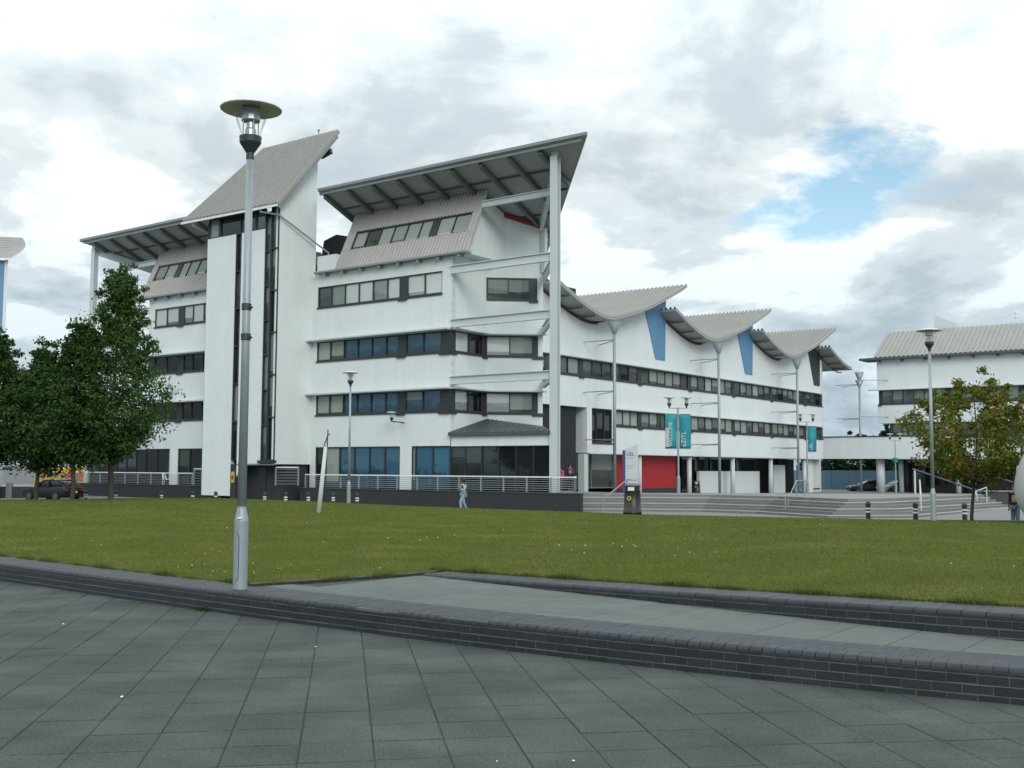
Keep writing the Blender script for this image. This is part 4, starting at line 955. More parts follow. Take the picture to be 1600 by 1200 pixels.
def street_lamp(label, loc, top, bands=True):
    """loc = foot; top = height of the shaft top above the foot"""
    t = thing('street_lamp', label, 'lamp', loc, random.uniform(0, 3), 'post-top lamps around the lawn')
    mb = MB(); mb.lathe([(.088, -.2), (.088, .70), (.088, .84), (.056, 1.0), (.056, 1.02)], n=20); b = mb.build('base', GALV, t, False)
    mb = MB(); pts = [(.0, .1), (.03, .14), (.035, .25), (.035, .58), (.03, .66), (0, .7)]
    for sx in (1,):
        for (u0, z0), (u1, z1) in zip(pts[:-1], pts[1:]):
            a0, a1 = -2.0 + u0 / .088, -2.0 + u1 / .088
            mb.tube((.089 * math.cos(a0), .089 * math.sin(a0), z0), (.089 * math.cos(a1), .089 * math.sin(a1), z1), .004, n=4)
    mb.build('door_seam', FRAME, b)
    mb = MB(); mb.box(-.03, .03, -.10, -.082, .87, .89); mb.build('number_plate', WHITEP, b)
    mb = MB(); mb.lathe([(.056, 1.02), (.045, top)], n=16); sh = mb.build('shaft', GALV, t, True)
    if bands:
        for z in (3.14, 3.52):
            mb = MB(); mb.lathe([(.058, z - .05), (.062, z - .045), (.062, z + .03), (.058, z + .035)], n=16); mb.tube((.05, -.03, z - .02), (.085, -.05, z - .02), .015, n=6); mb.build('clamp_band', COLLAR, sh)
    lamp_head(t, (0, 0, top)); return t
l1 = street_lamp('tall grey street lamp standing in the kerb wall, nearest the camera', (-3.34, 13.75, .262), 5.44); l1.rotation_euler.z = 0
street_lamp('slender grey street lamp at the far lawn edge before the white facade', (-7.53, 51.3, .14), 5.42, False)
street_lamp('grey street lamp beside the maple tree at right', (13.12, 34.5, .2), 5.34, False)
def wall_lamp():
    t = thing('wall_lamp', 'small lantern on a thin bracket fixed to the white front wall', 'lamp', BO, BR)
    mb = MB(); mb.tube((-11.15, 0.0, 4.5), (-11.3, -.95, 4.55), .035); mb.build('bracket', COLLAR, t); lamp_head(t, (-11.3, -.95, 4.56), .85, 14)
wall_lamp()
TEAL = M('teal_banner', (0.012, 0.20, 0.27), .7, var=.1, scale=1.2, col2=(0.03, 0.32, 0.33), f2=(.4, .65))
def double_lamp(label, loc, h, sc=1.0, banners=(), rz=0.0):
    t = thing('double_lamp', label, 'lamp', loc, rz, 'twin-headed plaza lamps')
    mb = MB(); mb.lathe([(.13 * sc, -.3), (.13 * sc, 1.0 * sc), (.075 * sc, 1.15 * sc), (.055 * sc, h)], n=12); mb.build('pole', GALV, t)
    mb = MB(); mb.bar((-.62 * sc, 0, h - .05), (.62 * sc, 0, h - .05), .05, .06); mb.build('arm', GALV, t)
    for sx in (-1, 1): lamp_head(t, (sx * .58 * sc, 0, h + .02), 1.05 * sc, 14)
    for side, txt, photo in banners:
        x0, x1 = (.09, .86) if side > 0 else (-.86, -.09); zt, zb_ = h - .45, h - 2.75
        mb = MB(); k = 9
        for i in range(k + 1):
            z = zt + (zb_ - zt) * i / k; b = .05 * math.sin(i * .9) ; mb.v += [(x0, b * .4, z), ((x0 + x1) / 2, .06 * math.sin(i * .7 + 1), z), (x1, b, z)]
        mb.f += [q for i in range(k) for q in ((3 * i, 3 * i + 1, 3 * i + 4, 3 * i + 3), (3 * i + 1, 3 * i + 2, 3 * i + 5, 3 * i + 4))]
        me = mb.mesh('banner'); bo = link('banner', me, TEAL, t, True); md = bo.modifiers.new('thick', 'SOLIDIFY'); md.thickness = .012
        for z in (zt + .02, zb_ - .02):
            mb = MB(); mb.tube((0, 0, z), (x0 if side < 0 else x1, 0, z), .018, n=6); mb.build('banner_arm', GALV, t)
        xt = x0 + .40 if side > 0 else x1 - .32
        m4 = Matrix.Translation((xt, -.085, zb_ + .12)) @ Matrix.Rotation(R(-90), 4, 'Y') @ Matrix.Rotation(R(90), 4, 'X')
        m4 = Matrix.Translation((xt, -.085, zb_ + .12)) @ Matrix(((0, -1, 0, 0), (0, 0, -1, 0), (1, 0, 0, 0), (0, 0, 0, 1)))
        text(bo, txt, .34 if side < 0 else .42, M('banner_print', (.55, .66, .68), .7, var=.05), m4)
        if photo:
            mb = MB(); mb.box(x0 + .01, x0 + .24, -.075, -.07, zb_ + .1, zt - .9); mb.build('picture_strip', M('banner_picture', (.42, .44, .45), .7, var=.3, scale=4), bo)
    return t
double_lamp('twin-headed lamp with two teal banners before the red wall', (11.15, 74.0, zpl(74.0)), 5.72, 1.0, ((-1, 'WELCOME', True), (1, 'eZITL', False)))
double_lamp('twin-headed lamp with a single teal banner near the rounded wing end', (27.0, 101.0, zpl(101)), 6.55, 1.0, ((1, 'UEL', False),))
dl = double_lamp('small twin-headed lamp with a green sign before the footbridge', (35.4, 102.0, zpl(102)), 4.95, .8)
mb = MB(); mb.lathe([(.2, -.22), (.22, -.2), (.22, .2), (.2, .22)], (0, 0, 3.1), 12); mb.build('green_sign', M('green_sign', (.01, .22, .14), .5), dl)
# masts with rain hoppers below the roof valleys
for i, (t, lab) in enumerate(((14.3, 'tall mast with cone hopper beside the totem sign'), (30.1, 'tall mast with cone hopper right of the teal banners'), (46.0, 'tall mast with cone hopper near the single banner lamp'), (62.3, 'tall mast with double cone hopper between the wing and the right building'))):
    x, y = -4.95, t; wx = BO[0] + .8 * x + .6 * y; wyy = BO[1] - .6 * x + .8 * y; z = zpl(wyy)
    m = thing('hopper_mast', lab, 'mast', (wx, wyy, 0), BR, 'rainwater masts along the wing')
    zt = 11.75
    mb = MB(); mb.lathe([(.11, z - .2), (.11, zt - .8)], n=12); mb.build('pole', GALV, m, True)
    mb = MB(); mb.lathe([(.12, zt - .82), (.16, zt - .75), (.46, zt + .05), (.44, zt + .05), (.13, zt - .7)], n=20, cap=False); mb.build('cone_hopper', STEEL_G if i < 3 else GALV, m, True)
    if i == 3:
        mb = MB(); mb.lathe([(.12, zt - 1.5), (.42, zt - .78), (.40, zt - .78), (.11, zt - 1.4)], n=20, cap=False); mb.build('cone_hopper', GALV, m, True)
    for zz in (10.55, 7.05, 3.75):
        mb = MB(); mb.tube((0, 0, zz), (-2.5, 0, zz), .035, n=6); mb.build('tie_rod', STEEL_G, m)
        mb = MB(); mb.tube((0, 0, zz - .05), (-2.5, 1.9, zz - .05), .03, n=6); mb.build('tie_rod', STEEL_G, m)
    if i == 3:
        for zz in (11.0, 7.2):
            mb = MB(); mb.tube((0, 0, zz), (2.4, 1.7, zz), .035, n=6); mb.build('tie_rod', STEEL_G, m)

# bollards
def bollard_proto():
    t = thing('bollard', 'x', 'bollard', (0, 0, 0), 0, 'banded bollards')
    mb = MB(); mb.lathe([(.085, -.1), (.085, .72), (.085, .86), (.095, .88), (.095, .96), (.06, 1.02), (0, 1.03)], n=14); mb.build('body', FRAME, t)
    for z in (.62, .74):
        mb = MB(); mb.lathe([(.085, z), (.0875, z), (.0875, z + .06), (.085, z + .06)], n=14, cap=False); mb.build('white_band', WHITEP, t)
    return t
bp = bollard_proto(); first = True
rowl = [(-22.6, 58.9), (-20.9, 58.6), (-18.3, 58.0), (-16.5, 57.4), (-15.2, 57.0), (-12.55, 56.4), (-11.4, 56.0), (-10.2, 55.7), (-8.9, 55.4), (-7.65, 55.0)]
ordn = ['leftmost', 'second', 'third', 'fourth', 'fifth', 'sixth', 'seventh', 'eighth', 'ninth', 'rightmost']
for k, (x, y) in enumerate(rowl):
    o = bp if first else copy_tree(bp); first = False; o.location = (x, y, -.52)
    o['label'] = 'dark banded bollard, %s in the row before the dark brick terrace' % (ordn[k] + (' from the left' if 0 < k < 9 else ''))
    o['group'] = 'bollards before the terrace'
for k, (x, y, lab) in enumerate(((13.18, 41, 'dark bollard with white bands left of the lamp by the steps'), (14.75, 40.5, 'dark bollard with white bands just left of the lamp post at right'), (16.34, 40, 'dark bollard with white bands beside the maple trunk'))):
    o = copy_tree(bp); o.location = (x, y, -.42); o['label'] = lab; o['group'] = 'bollards by the steps'

# litter bins
def litter_bin(label, loc, s=1.0):
    t = thing('litter_bin', label, 'bin', loc, R(-15))
    mb = MB(); mb.lathe([(.30 * s, 0), (.325 * s, .02 * s), (.32 * s, .12 * s), (.305 * s, .13 * s), (.275 * s, .80 * s), (.28 * s, .82 * s)], n=24); mb.build('body', BLACKP, t, True)
    mb = MB()
    for i in range(4):
        a = i * math.pi / 2 + .78; mb.box(.24 * s * math.cos(a) - .05 * s, .24 * s * math.cos(a) + .05 * s, .24 * s * math.sin(a) - .05 * s, .24 * s * math.sin(a) + .05 * s, .80 * s, .98 * s)
    mb.lathe([(.2 * s, .80 * s), (.2 * s, .97 * s)], n=16); mb.build('opening', BLACKP, t)
    mb = MB(); mb.lathe([(.275 * s, .96 * s), (.285 * s, .99 * s), (.25 * s, 1.04 * s), (.12 * s, 1.07 * s), (0, 1.075 * s)], n=24); mb.build('lid', M('bin_lid', (.10, .105, .10), .5), t, True)
    mb = MB(); mb.box(-.11 * s, .11 * s, -.30 * s, -.285 * s, .82 * s, .94 * s); mb.build('label_plate', WHITEP, t)
    mb = MB(); mb.lathe([(.075 * s, 0), (.075 * s, .008), (.045 * s, .008), (.045 * s, 0)], n=18, cap=False); e = mb.build('emblem', M('gold_print', (.55, .38, .08), .5), t); e.matrix_local = Matrix.Translation((-.07 * s, -.292 * s, .56 * s)) @ Matrix.Rotation(R(86), 4, 'X')
    return t
litter_bin('black round litter bin with gold emblem at the lawn edge', (4.18, 38.3, .2), 1.0)
litter_bin('small dark litter bin between columns under the wing', (13.97, 83.5, zpl(83.5)), .85)

# leaning broken pale post on the lawn
t = thing('broken_post', 'leaning pale post with a split rusty top on the lawn', 'post', (-6.62, 38, .12), 0)
mb = MB(); mb.tube((0, 0, -.2), (.21, .07, 2.35), .085, .062, 12); mb.build('stem', M('pale_post', (.50, .55, .54), .6, var=.08, scale=5), t, True)
RUST = M('rusty_metal', (.12, .06, .035), .8, var=.2, scale=15)
for pts in ([(.13, .08, 2.0), (.17, .08, 2.45), (.27, .08, 2.72)], [(.26, .08, 2.3), (.28, .08, 2.95)], [(.26, .08, 2.72), (.35, .08, 2.80)]):
    mb = MB()
    for a, b in zip(pts[:-1], pts[1:]): mb.tube(a, b, .025, .02, 6)
    mb.build('splinter', RUST, t)

# totem sign
t = thing('totem_sign', 'white totem sign with blue edge and slanted top on the plaza', 'sign', (7.62, 71.0, zpl(71)), R(-4))
mb = MB(); mb.prism([(-.32, -.08, -.1), (.50, -.08, -.1), (.50, -.08, 3.12), (-.32, -.08, 2.78)], [(-.32, .08, -.1), (.50, .08, -.1), (.50, .08, 3.12), (-.32, .08, 2.78)]); mb.build('panel', M('totem_panel', (.50, .54, .555), .5, var=.03), t)
mb = MB(); mb.box(-.50, -.325, -.09, .09, -.1, 2.72); mb.build('blue_edge', M('navy_blue', (.02, .06, .19), .5, var=.05), t)
NAVY = M('navy_print', (.03, .07, .16), .6, var=0); GREYP = M('grey_print', (.25, .27, .29), .6, var=0); ORP = M('brown_print', (.30, .16, .10), .6, var=0)
def tm(x, z): return Matrix.Translation((x, -.084, z)) @ Matrix.Rotation(R(90), 4, 'X')
text(t, 'UEL', .30, NAVY, tm(-.26, 2.38), bold=.004)
mb = MB()
for z, w in ((2.25, .5), (2.19, .42)): mb.box(-.25, -.25 + w, -.085, -.082, z, z + .02)
mb.build('print_line', GREYP, t)
mb = MB()
for z, w in ((1.72, .55), (1.58, .35)): mb.box(-.25, -.25 + w, -.085, -.082, z, z + .03)
mb.build('print_line', GREYP, t)
mb = MB(); mb.box(-.25, .05, -.085, -.082, .86, .90); mb.box(.06, .3, -.085, -.082, .84, .86); mb.build('print_line', ORP, t)

# handrails on the steps
def handrail(label, pts, posts, mat=None):
    t = thing('handrail', label, 'railing', (0, 0, 0)); mb = MB()
    for a, b in zip(pts[:-1], pts[1:]): mb.tube(a, b, .03, n=8)
    mb.build('rail', mat or STEEL_G, t)
    for (x, y, z0, z1) in posts: mb = MB(); mb.tube((x, y, z0), (x, y, z1), .03, n=8); mb.build('post', mat or STEEL_G, t)
handrail('dark handrail climbing the steps beside the litter bin', [(4.75, 57.3, .40), (5.05, 57.6, .42), (6.3, 60.6, 1.15), (6.9, 61.0, 1.15)], [(4.75, 57.3, -.5, .40), (6.3, 60.6, .3, 1.15)])
handrail('handrail climbing the middle of the steps before the banner lamp', [(13.7, 55.5, .42), (14.0, 55.8, .44), (14.9, 57.9, 1.2), (15.6, 58.4, 1.2)], [(13.7, 55.5, -.5, .42), (14.9, 57.9, .3, 1.2), (15.4, 58.3, .35, 1.2), (13.95, 55.9, -.4, .44)])
handrail('pale handrail on the right flight of steps behind the lamp post', [(20.5, 55.5, .55), (21.6, 58.6, 1.25)], [(20.5, 55.5, -.4, .55), (21.6, 58.6, .2, 1.25)], STEEL)
handrail('pale handrail on the far right flight of steps behind the maple', [(27.8, 66.2, .55), (28.9, 67.4, .75)], [(27.8, 66.2, -.3, .55), (28.9, 67.4, -.2, .75)], STEEL)
t = thing('stair_rail', 'blue-grey sloping stair rail before the dark ground floor of the right building', 'railing', (0, 0, 0))
for (x0, z0, x1, z1) in ((35.5, 1.9, 41.0, -.2), (40.8, 1.9, 46.5, -.2)):
    mb = MB(); mb.tube((x0, 98, z0), (x1, 96, z1), .06, n=8); mb.build('rail', M('blue_grey_paint', (.06, .09, .13), .5), t)
    mb = MB(); mb.tube((x0 + .2, 98, -.7), (x0 + .2, 98, z0), .09, n=8); mb.build('post', STEEL, t)
t = thing('garden_wall', 'low dark wall at right end of the steps behind the maple tree', 'wall', (0, 0, 0))
mb = MB(); mb.plan([(29.9, 70.0), (40, 71.5), (40, 72), (29.9, 70.5)], -.6, .42); mb.build('wall', M('brown_brick', (.055, .048, .042), .8, var=.15, scale=4), t)
mb = MB(); mb.plan([(29.8, 69.9), (40.1, 71.4), (40.1, 72.1), (29.8, 70.6)], .424, .50); mb.build('coping', STEP, t)

# white pebble sculpture at the right edge
mb = MB(); prof = []
for i in range(25):
    a = math.pi * i / 24; z = -math.cos(a); r = math.sin(a) ** .9 * (1.22 - .22 * z); prof.append((max(r, 0.001) * 1.08, 1.42 * z + 1.36 + .12 * (z > 0) * z))
mb.lathe(prof, (0, 0, 0), 40); o = mb.build('egg_sculpture', M('rough_pale_stone', (.50, .51, .51), .8, var=.07, scale=2.5, bump=.3, bscale=18), None, True); o.location = (16.62, 33.4, .12)
tag(o, 'large pale egg-shaped sculpture cut by the right edge of the view', 'sculpture')

# ------------------------------------------------------------------ people
def skin_obj(name, pts, edges, mat, parent, root=0, sub=1):
    me = bpy.data.meshes.new(name); me.from_pydata([p[:3] for p in pts], edges, []); me.materials.append(mat)
    o = bpy.data.objects.new(name, me); COL.objects.link(o)
    md = o.modifiers.new('skin', 'SKIN'); md.use_smooth_shade = True
    with bpy.context.temp_override(object=o, active_object=o, selected_objects=[o]):
        bpy.context.view_layer.objects.active = o
        if not me.skin_vertices: bpy.ops.mesh.customdata_skin_add()
    sv = me.skin_vertices[0].data
    for i, p in enumerate(pts):
        r = p[3] if isinstance(p[3], tuple) else (p[3], p[3]); sv[i].radius = r; sv[i].use_root = (i == root)
    ss = o.modifiers.new('sub', 'SUBSURF'); ss.levels = sub; ss.render_levels = sub
    dg = bpy.context.evaluated_depsgraph_get(); m2 = bpy.data.meshes.new_from_object(o.evaluated_get(dg)); bpy.data.objects.remove(o); m2.name = name
    m2.materials.clear(); r = link(name, m2, mat, parent, True); return r
def person(label, loc, rz, h, J, skin, top, legs, hair, shoe=BLACKP, group=None):
    """J: joint positions for a 1.75 m figure facing -Y, x to its left as seen from the front"""
    t = thing('person', label, 'person', loc, rz, group); t.scale = (h / 1.75,) * 3
    P = lambda k: J[k]
    pts = []; ed = []; idx = {}
    def add(k, r): idx[k] = len(pts); pts.append((*J[k], r)); return idx[k]
    add('pelvis', (.13, .10)); add('chest', (.155, .11)); add('neck0', .075); add('neck', .055); add('head0', (.075, .085)); add('head1', (.08, .098)); add('head2', (.06, .07))
    ed += [(idx[a], idx[b]) for a, b in (('pelvis', 'chest'), ('chest', 'neck0'), ('neck0', 'neck'), ('neck', 'head0'), ('head0', 'head1'), ('head1', 'head2'))]
    for s in 'lr':
        add('sh' + s, .062); add('el' + s, .045); add('wr' + s, .03); add('hip' + s, .088); add('kn' + s, .06); add('an' + s, .042); add('toe' + s, (.045, .03))
        ed += [(idx['neck0'], idx['sh' + s]), (idx['sh' + s], idx['el' + s]), (idx['el' + s], idx['wr' + s]), (idx['pelvis'], idx['hip' + s]), (idx['hip' + s], idx['kn' + s]), (idx['kn' + s], idx['an' + s]), (idx['an' + s], idx['toe' + s])]
        w = Vector(J['wr' + s]); d = (w - Vector(J['el' + s])).normalized(); pm = w + d * .075; i0 = len(pts); pts.append((*pm, (.036, .02))); ed.append((idx['wr' + s], i0))
        sd_ = d.cross(Vector((0, -1, .2))).normalized()
        for q, (o_, L) in enumerate(((-.03, .07), (-.01, .085), (.01, .08), (.03, .062))):
            a = pm + sd_ * o_ + d * L * .5; b = a + d * L * .45 + Vector((0, -.012, 0)); ia = len(pts); pts.append((*a, .009)); pts.append((*b, .007)); ed += [(i0, ia), (ia, ia + 1)]
        a = w + d * .03 + Vector((0, -.035, 0)); ia = len(pts); pts.append((*a, .011)); pts.append((*(a + d * .045), .009)); ed += [(idx['wr' + s], ia), (ia, ia + 1)]
    skin_obj('body', pts, ed, skin, t)
    def cloth(name, keys, ee, mat, grow):
        rr = {'pelvis': (.13, .10), 'chest': (.155, .11), 'neck0': .085, 'hem': (.155, .125)}; pp = []
        for k in keys:
            r = rr.get(k) or {'sh': .062, 'el': .045, 'wr': .03, 'hi': .088, 'kn': .06, 'an': .042, 'to': (.045, .03)}[k[:2]]
            r = tuple(q * grow[0] + grow[1] for q in (r if isinstance(r, tuple) else (r, r))); pp.append((*J[k], r))
        return skin_obj(name, pp, [(keys.index(a), keys.index(b)) for a, b in ee], mat, t)
    if 'hem' not in J: J['hem'] = tuple(Vector(J['pelvis']) + Vector((0, 0, -.08)))
    cloth('jacket', ['chest', 'neck0', 'pelvis', 'hem', 'shl', 'ell', 'wrl', 'shr', 'elr', 'wrr'], [('chest', 'neck0'), ('chest', 'pelvis'), ('pelvis', 'hem'), ('neck0', 'shl'), ('shl', 'ell'), ('ell', 'wrl'), ('neck0', 'shr'), ('shr', 'elr'), ('elr', 'wrr')], top, (1.08, .018))
    cloth('trousers', ['pelvis', 'hipl', 'knl', 'anl', 'hipr', 'knr', 'anr'], [('pelvis', 'hipl'), ('hipl', 'knl'), ('knl', 'anl'), ('pelvis', 'hipr'), ('hipr', 'knr'), ('knr', 'anr')], legs, (1.05, .014))
    for s in 'lr':
        a, b = Vector(J['an' + s]), Vector(J['toe' + s]); skin_obj('shoe', [(*(a + Vector((0, .03, -.02))), (.05, .05)), (*a.lerp(b, .5), (.052, .045)), (*b, (.05, .035))], [(0, 1), (1, 2)], shoe, t)
    hd = Vector(J['head1']); up = (Vector(J['head2']) - Vector(J['head0'])).normalized()
    mb = MB(); mb.lathe([(.07, -.10), (.098, -.03), (.105, .04), (.085, .10), (.04, .125), (0, .13)], n=14); hr = mb.build('hair', hair, t, True)
    hr.matrix_local = Matrix.Translation(hd + Vector((0, .028, .01))) @ Vector((0, 0, 1)).rotation_difference(up).to_matrix().to_4x4()
    mb = MB()
    for sx in (-1, 1): mb.lathe([(0, -.012), (.012, 0), (0, .012)], (hd.x + sx * .032, hd.y - .092, hd.z + .005), 6)
    mb.build('eyes', BLACKP, t)
    mb = MB(); mb.add([(hd.x - .016, hd.y - .088, hd.z - .04), (hd.x + .016, hd.y - .088, hd.z - .04), (hd.x, hd.y - .122, hd.z - .036), (hd.x, hd.y - .09, hd.z + .01)], [(0, 1, 2), (0, 2, 3), (1, 3, 2), (0, 3, 1)]); mb.build('nose', skin, t)
    mb = MB(); mb.box(hd.x - .025, hd.x + .025, hd.y - .094, hd.y - .085, hd.z - .066, hd.z - .058); mb.build('mouth', M('lips', (.2, .07, .06), .5, var=0), t)
    return t
def stand(**k):
    J = dict(pelvis=(0, 0, .95), chest=(0, 0, 1.25), neck0=(0, .01, 1.43), neck=(0, 0, 1.51), head0=(0, -.012, 1.57), head1=(0, -.015, 1.64), head2=(0, 0, 1.70),
             shl=(.185, 0, 1.41), ell=(.23, .03, 1.13), wrl=(.22, -.05, .89), shr=(-.185, 0, 1.41), elr=(-.23, .03, 1.13), wrr=(-.22, -.05, .89),
             hipl=(.09, 0, .90), knl=(.10, -.01, .50), anl=(.10, .02, .09), toel=(.11, -.13, .03), hipr=(-.09, 0, .90), knr=(-.10, -.01, .50), anr=(-.10, .02, .09), toer=(-.11, -.13, .03))
    J.update(k); return J
HAIR = M('black_hair', (.012, .010, .009), .6, var=.1); HAIRB = M('brown_hair', (.05, .025, .018), .6, var=.1)
DENIM = M('pale_denim', (.22, .32, .40), .85, var=.1, scale=5); PALEB = M('pale_blue_cloth', (.36, .43, .46), .85, var=.08, scale=5)
person('person in pale blue top and light jeans walking along the dark terrace wall', (-2.46, 57.0, -.5), R(-70), 1.76,
       stand(ell=(.25, -.02, 1.14), wrl=(.12, -.20, 1.16), elr=(-.24, .12, 1.14), wrr=(-.24, .16, .90), knl=(.09, -.20, .53), anl=(.09, -.14, .11), toel=(.09, -.30, .06), knr=(-.09, .03, .49), anr=(-.09, .22, .12), toer=(-.09, .10, .03)),
       SKIN_D, PALEB, DENIM, HAIRB)
person('person in dark purple jacket standing behind the white column', (3.5, 66.5, .395), R(20), 1.22 * 1.35,
       stand(ell=(.24, -.08, 1.14), wrl=(.1, -.22, 1.2)), SKIN, M('purple_cloth', (.06, .015, .09), .8, var=.1, scale=6), M('dark_cloth', (.015, .015, .02), .8, var=.1), HAIR)
person('person in pink top half hidden by the white column', (2.92, 66.2, .395), R(-40), 1.5, stand(), SKIN, M('pink_cloth', (.45, .13, .26), .8, var=.1, scale=6), M('grey_cloth', (.08, .08, .09), .8, var=.1), HAIRB)
person('person in dark top and jeans standing half behind the egg sculpture', (18.62, 41.0, -.45), R(-60), 1.70,
       stand(ell=(.25, -.06, 1.14), wrl=(.2, -.24, 1.2)),
       SKIN, M('black_cloth', (.014, .014, .017), .8, var=.1), M('blue_denim', (.06, .09, .14), .85, var=.1, scale=6), HAIR)

# ------------------------------------------------------------------ vehicles
def rr_ring(x, hw, z0, z1, n=4, e=.3):
    r = min(hw, (z1 - z0) / 2) * e; pts = []
    for cx, cz, a0 in ((hw - r, z0 + r, -90), (hw - r, z1 - r, 0), (-hw + r, z1 - r, 90), (-hw + r, z0 + r, 180)):
        for i in range(n): a = R(a0 + 90 * i / (n - 1)); pts.append((x, cx + r * math.cos(a), cz + r * math.sin(a)))
    return pts
def loft(mb, rings):
    n = len(rings[0]); vs = [p for r in rings for p in r]
    mb.add(vs, [(j * n + i, j * n + (i + 1) % n, (j + 1) * n + (i + 1) % n, (j + 1) * n + i) for j in range(len(rings) - 1) for i in range(n)] + [tuple(range(n - 1, -1, -1)), tuple((len(rings) - 1) * n + i for i in range(n))])
def car(label, loc, rz, paint, plate=True, hatch=True):
    t = thing('parked_car', label, 'car', loc, rz)
    mb = MB(); loft(mb, [rr_ring(-2.05, .70, .42, .70), rr_ring(-1.98, .80, .30, .76), rr_ring(-1.3, .85, .25, .86), rr_ring(-.7, .86, .24, .93), rr_ring(.6, .86, .24, .95), rr_ring(1.6, .85, .25, .96), rr_ring(1.95, .80, .30, .92), rr_ring(2.02, .74, .42, .80)]); body = mb.build('body', paint, t, True)
    mb = MB(); loft(mb, [rr_ring(-.85, .76, .86, .95), rr_ring(-.1, .66, .86, 1.36), rr_ring(.5, .66, .86, 1.40), rr_ring(1.3, .66, .86, 1.36), rr_ring(1.85, .72, .86, .98)]); mb.build('window_glass', G_DARK, t, True)
    mb = MB(); loft(mb, [rr_ring(-.12, .62, 1.33, 1.385, 4, .8), rr_ring(.5, .64, 1.37, 1.43, 4, .8), rr_ring(1.3, .62, 1.33, 1.39, 4, .8)]); mb.build('roof', paint, t, True)
    mb = MB()
    for sy in (-1, 1):
        for a, b in (((-.82, .77, .9), (-.1, .66, 1.35)), ((.45, .80, .92), (.42, .66, 1.38)), ((1.82, .74, .93), (1.28, .65, 1.36))): mb.bar((a[0], sy * a[1], a[2]), (b[0], sy * b[1], b[2]), .06, .08)
    mb.build('pillars', paint, t)
    for x in (-1.3, 1.25):
        for sy in (-1, 1):
            mb = MB(); mb.tube((x, sy * .70, .31), (x, sy * .88, .31), .31, .31, 20); w = mb.build('wheel', BLACKP, t)
            mb = MB(); mb.tube((x, sy * .875, .31), (x, sy * .895, .31), .20, .18, 14); mb.build('rim', M('wheel_rim', (.10, .105, .11), .4, metal=.4), w)
    for sy in (-1, 1):
        mb = MB(); mb.box(1.9, 2.03, sy * .62 - .11, sy * .62 + .11, .66, .84); mb.build('tail_light', M('tail_light_red', (.25, .01, .01), .3, var=0), t)
        mb = MB(); mb.box(-2.06, -1.94, sy * .56 - .14, sy * .56 + .14, .58, .70); mb.build('headlight', WHITEP, t)
    mb = MB(); mb.box(2.0, 2.045, -.26, .26, .55, .67); mb.build('number_plate', M('yellow_plate', (.75, .45, .02), .5, var=0), t)
    return t
car('dark red hatchback parked below the trees at left', (-30.6, 74.0, -.55), R(-28), M('dark_red_paint', (.011, .007, .008), .25, var=.05))
car('black car parked beyond the footbridge', (38.2, 119, -.72), R(4), M('black_paint', (.012, .013, .014), .25, var=.05))
car('silver car parked behind the footbridge column', (40.9, 117.5, -.72), R(12), M('silver_paint', (.42, .43, .43), .35, metal=.3, var=.03))
t = thing('delivery_van', 'yellow van parked beyond the left terrace', 'van', (-38.6, 96.2, -.55), R(6)); YP = M('yellow_paint', (.62, .36, .02), .4, var=.04)
mb = MB(); loft(mb, [rr_ring(-2.5, .8, .4, 1.1), rr_ring(-2.2, .9, .35, 1.25), rr_ring(-1.5, .92, .35, 2.1, 4, .15), rr_ring(2.4, .92, .35, 2.35, 4, .12), rr_ring(2.5, .88, .4, 2.25, 4, .12)]); mb.build('body', YP, t)
mb = MB(); mb.box(-1.4, -.6, -.94, -.925, 1.35, 1.95); mb.build('side_window', G_DARK, t)
mb = MB(); mb.box(.1, 1.9, -.94, -.925, 1.0, 1.7); mb.build('red_print', M('orange_print', (.45, .10, .02), .5, var=.3, scale=6), t)
for x in (-1.6, 1.6):
    for sy in (-1, 1): mb = MB(); mb.tube((x, sy * .75, .33), (x, sy * .93, .33), .33, .33, 18); mb.build('wheel', BLACKP, t)
# white garden chair on the left terrace
t = thing('garden_chair', 'white garden chair on the terrace left of the tower', 'chair', (BO[0] + .8 * -34.6, BO[1] + .6 * 34.6, .395), R(30))
mb = MB(); mb.box(-.25, .25, -.25, .25, .42, .46); mb.build('seat', WHITEP, t)
mb = MB(); mb.hexa([(-.25, .22, .47), (.25, .22, .47), (.25, .25, .47), (-.25, .25, .47), (-.25, .34, .9), (.25, .34, .9), (.25, .37, .9), (-.25, .37, .9)]); mb.build('backrest', WHITEP, t)
for sx in (-.23, .23):
    for sy in (-.23, .23): mb = MB(); mb.box(sx - .02, sx + .02, sy - .02, sy + .02, 0, .418); mb.build('leg', WHITEP, t)
# blue hoarding beyond the bridge and bits at far left
mb = MB(); n = 14
for i in range(n): mb.box(-9 + i * 1.0, -9 + i * 1.0 + .97, -.04 + .03 * (i % 2), .04 + .03 * (i % 2), -.3, 2.3)
o = mb.build('hoarding', M('blue_hoarding', (.14, .25, .35), .6, var=.08, scale=.8)); o.location = (40, 128, -.6); tag(o, 'pale blue hoarding fence beyond the footbridge', 'fence')
t = thing('garden_wall', 'low grey wall and gatepost at the far left behind the trees', 'wall', (-33.0, 78.5, -.55), R(15))
mb = MB(); mb.box(-4, 2.6, 0, .3, 0, .85); mb.build('wall', DBRICK, t); mb = MB(); mb.box(-2.6, -2.2, -.05, .35, 0, 1.1); mb.build('gatepost', GREYWALL, t)

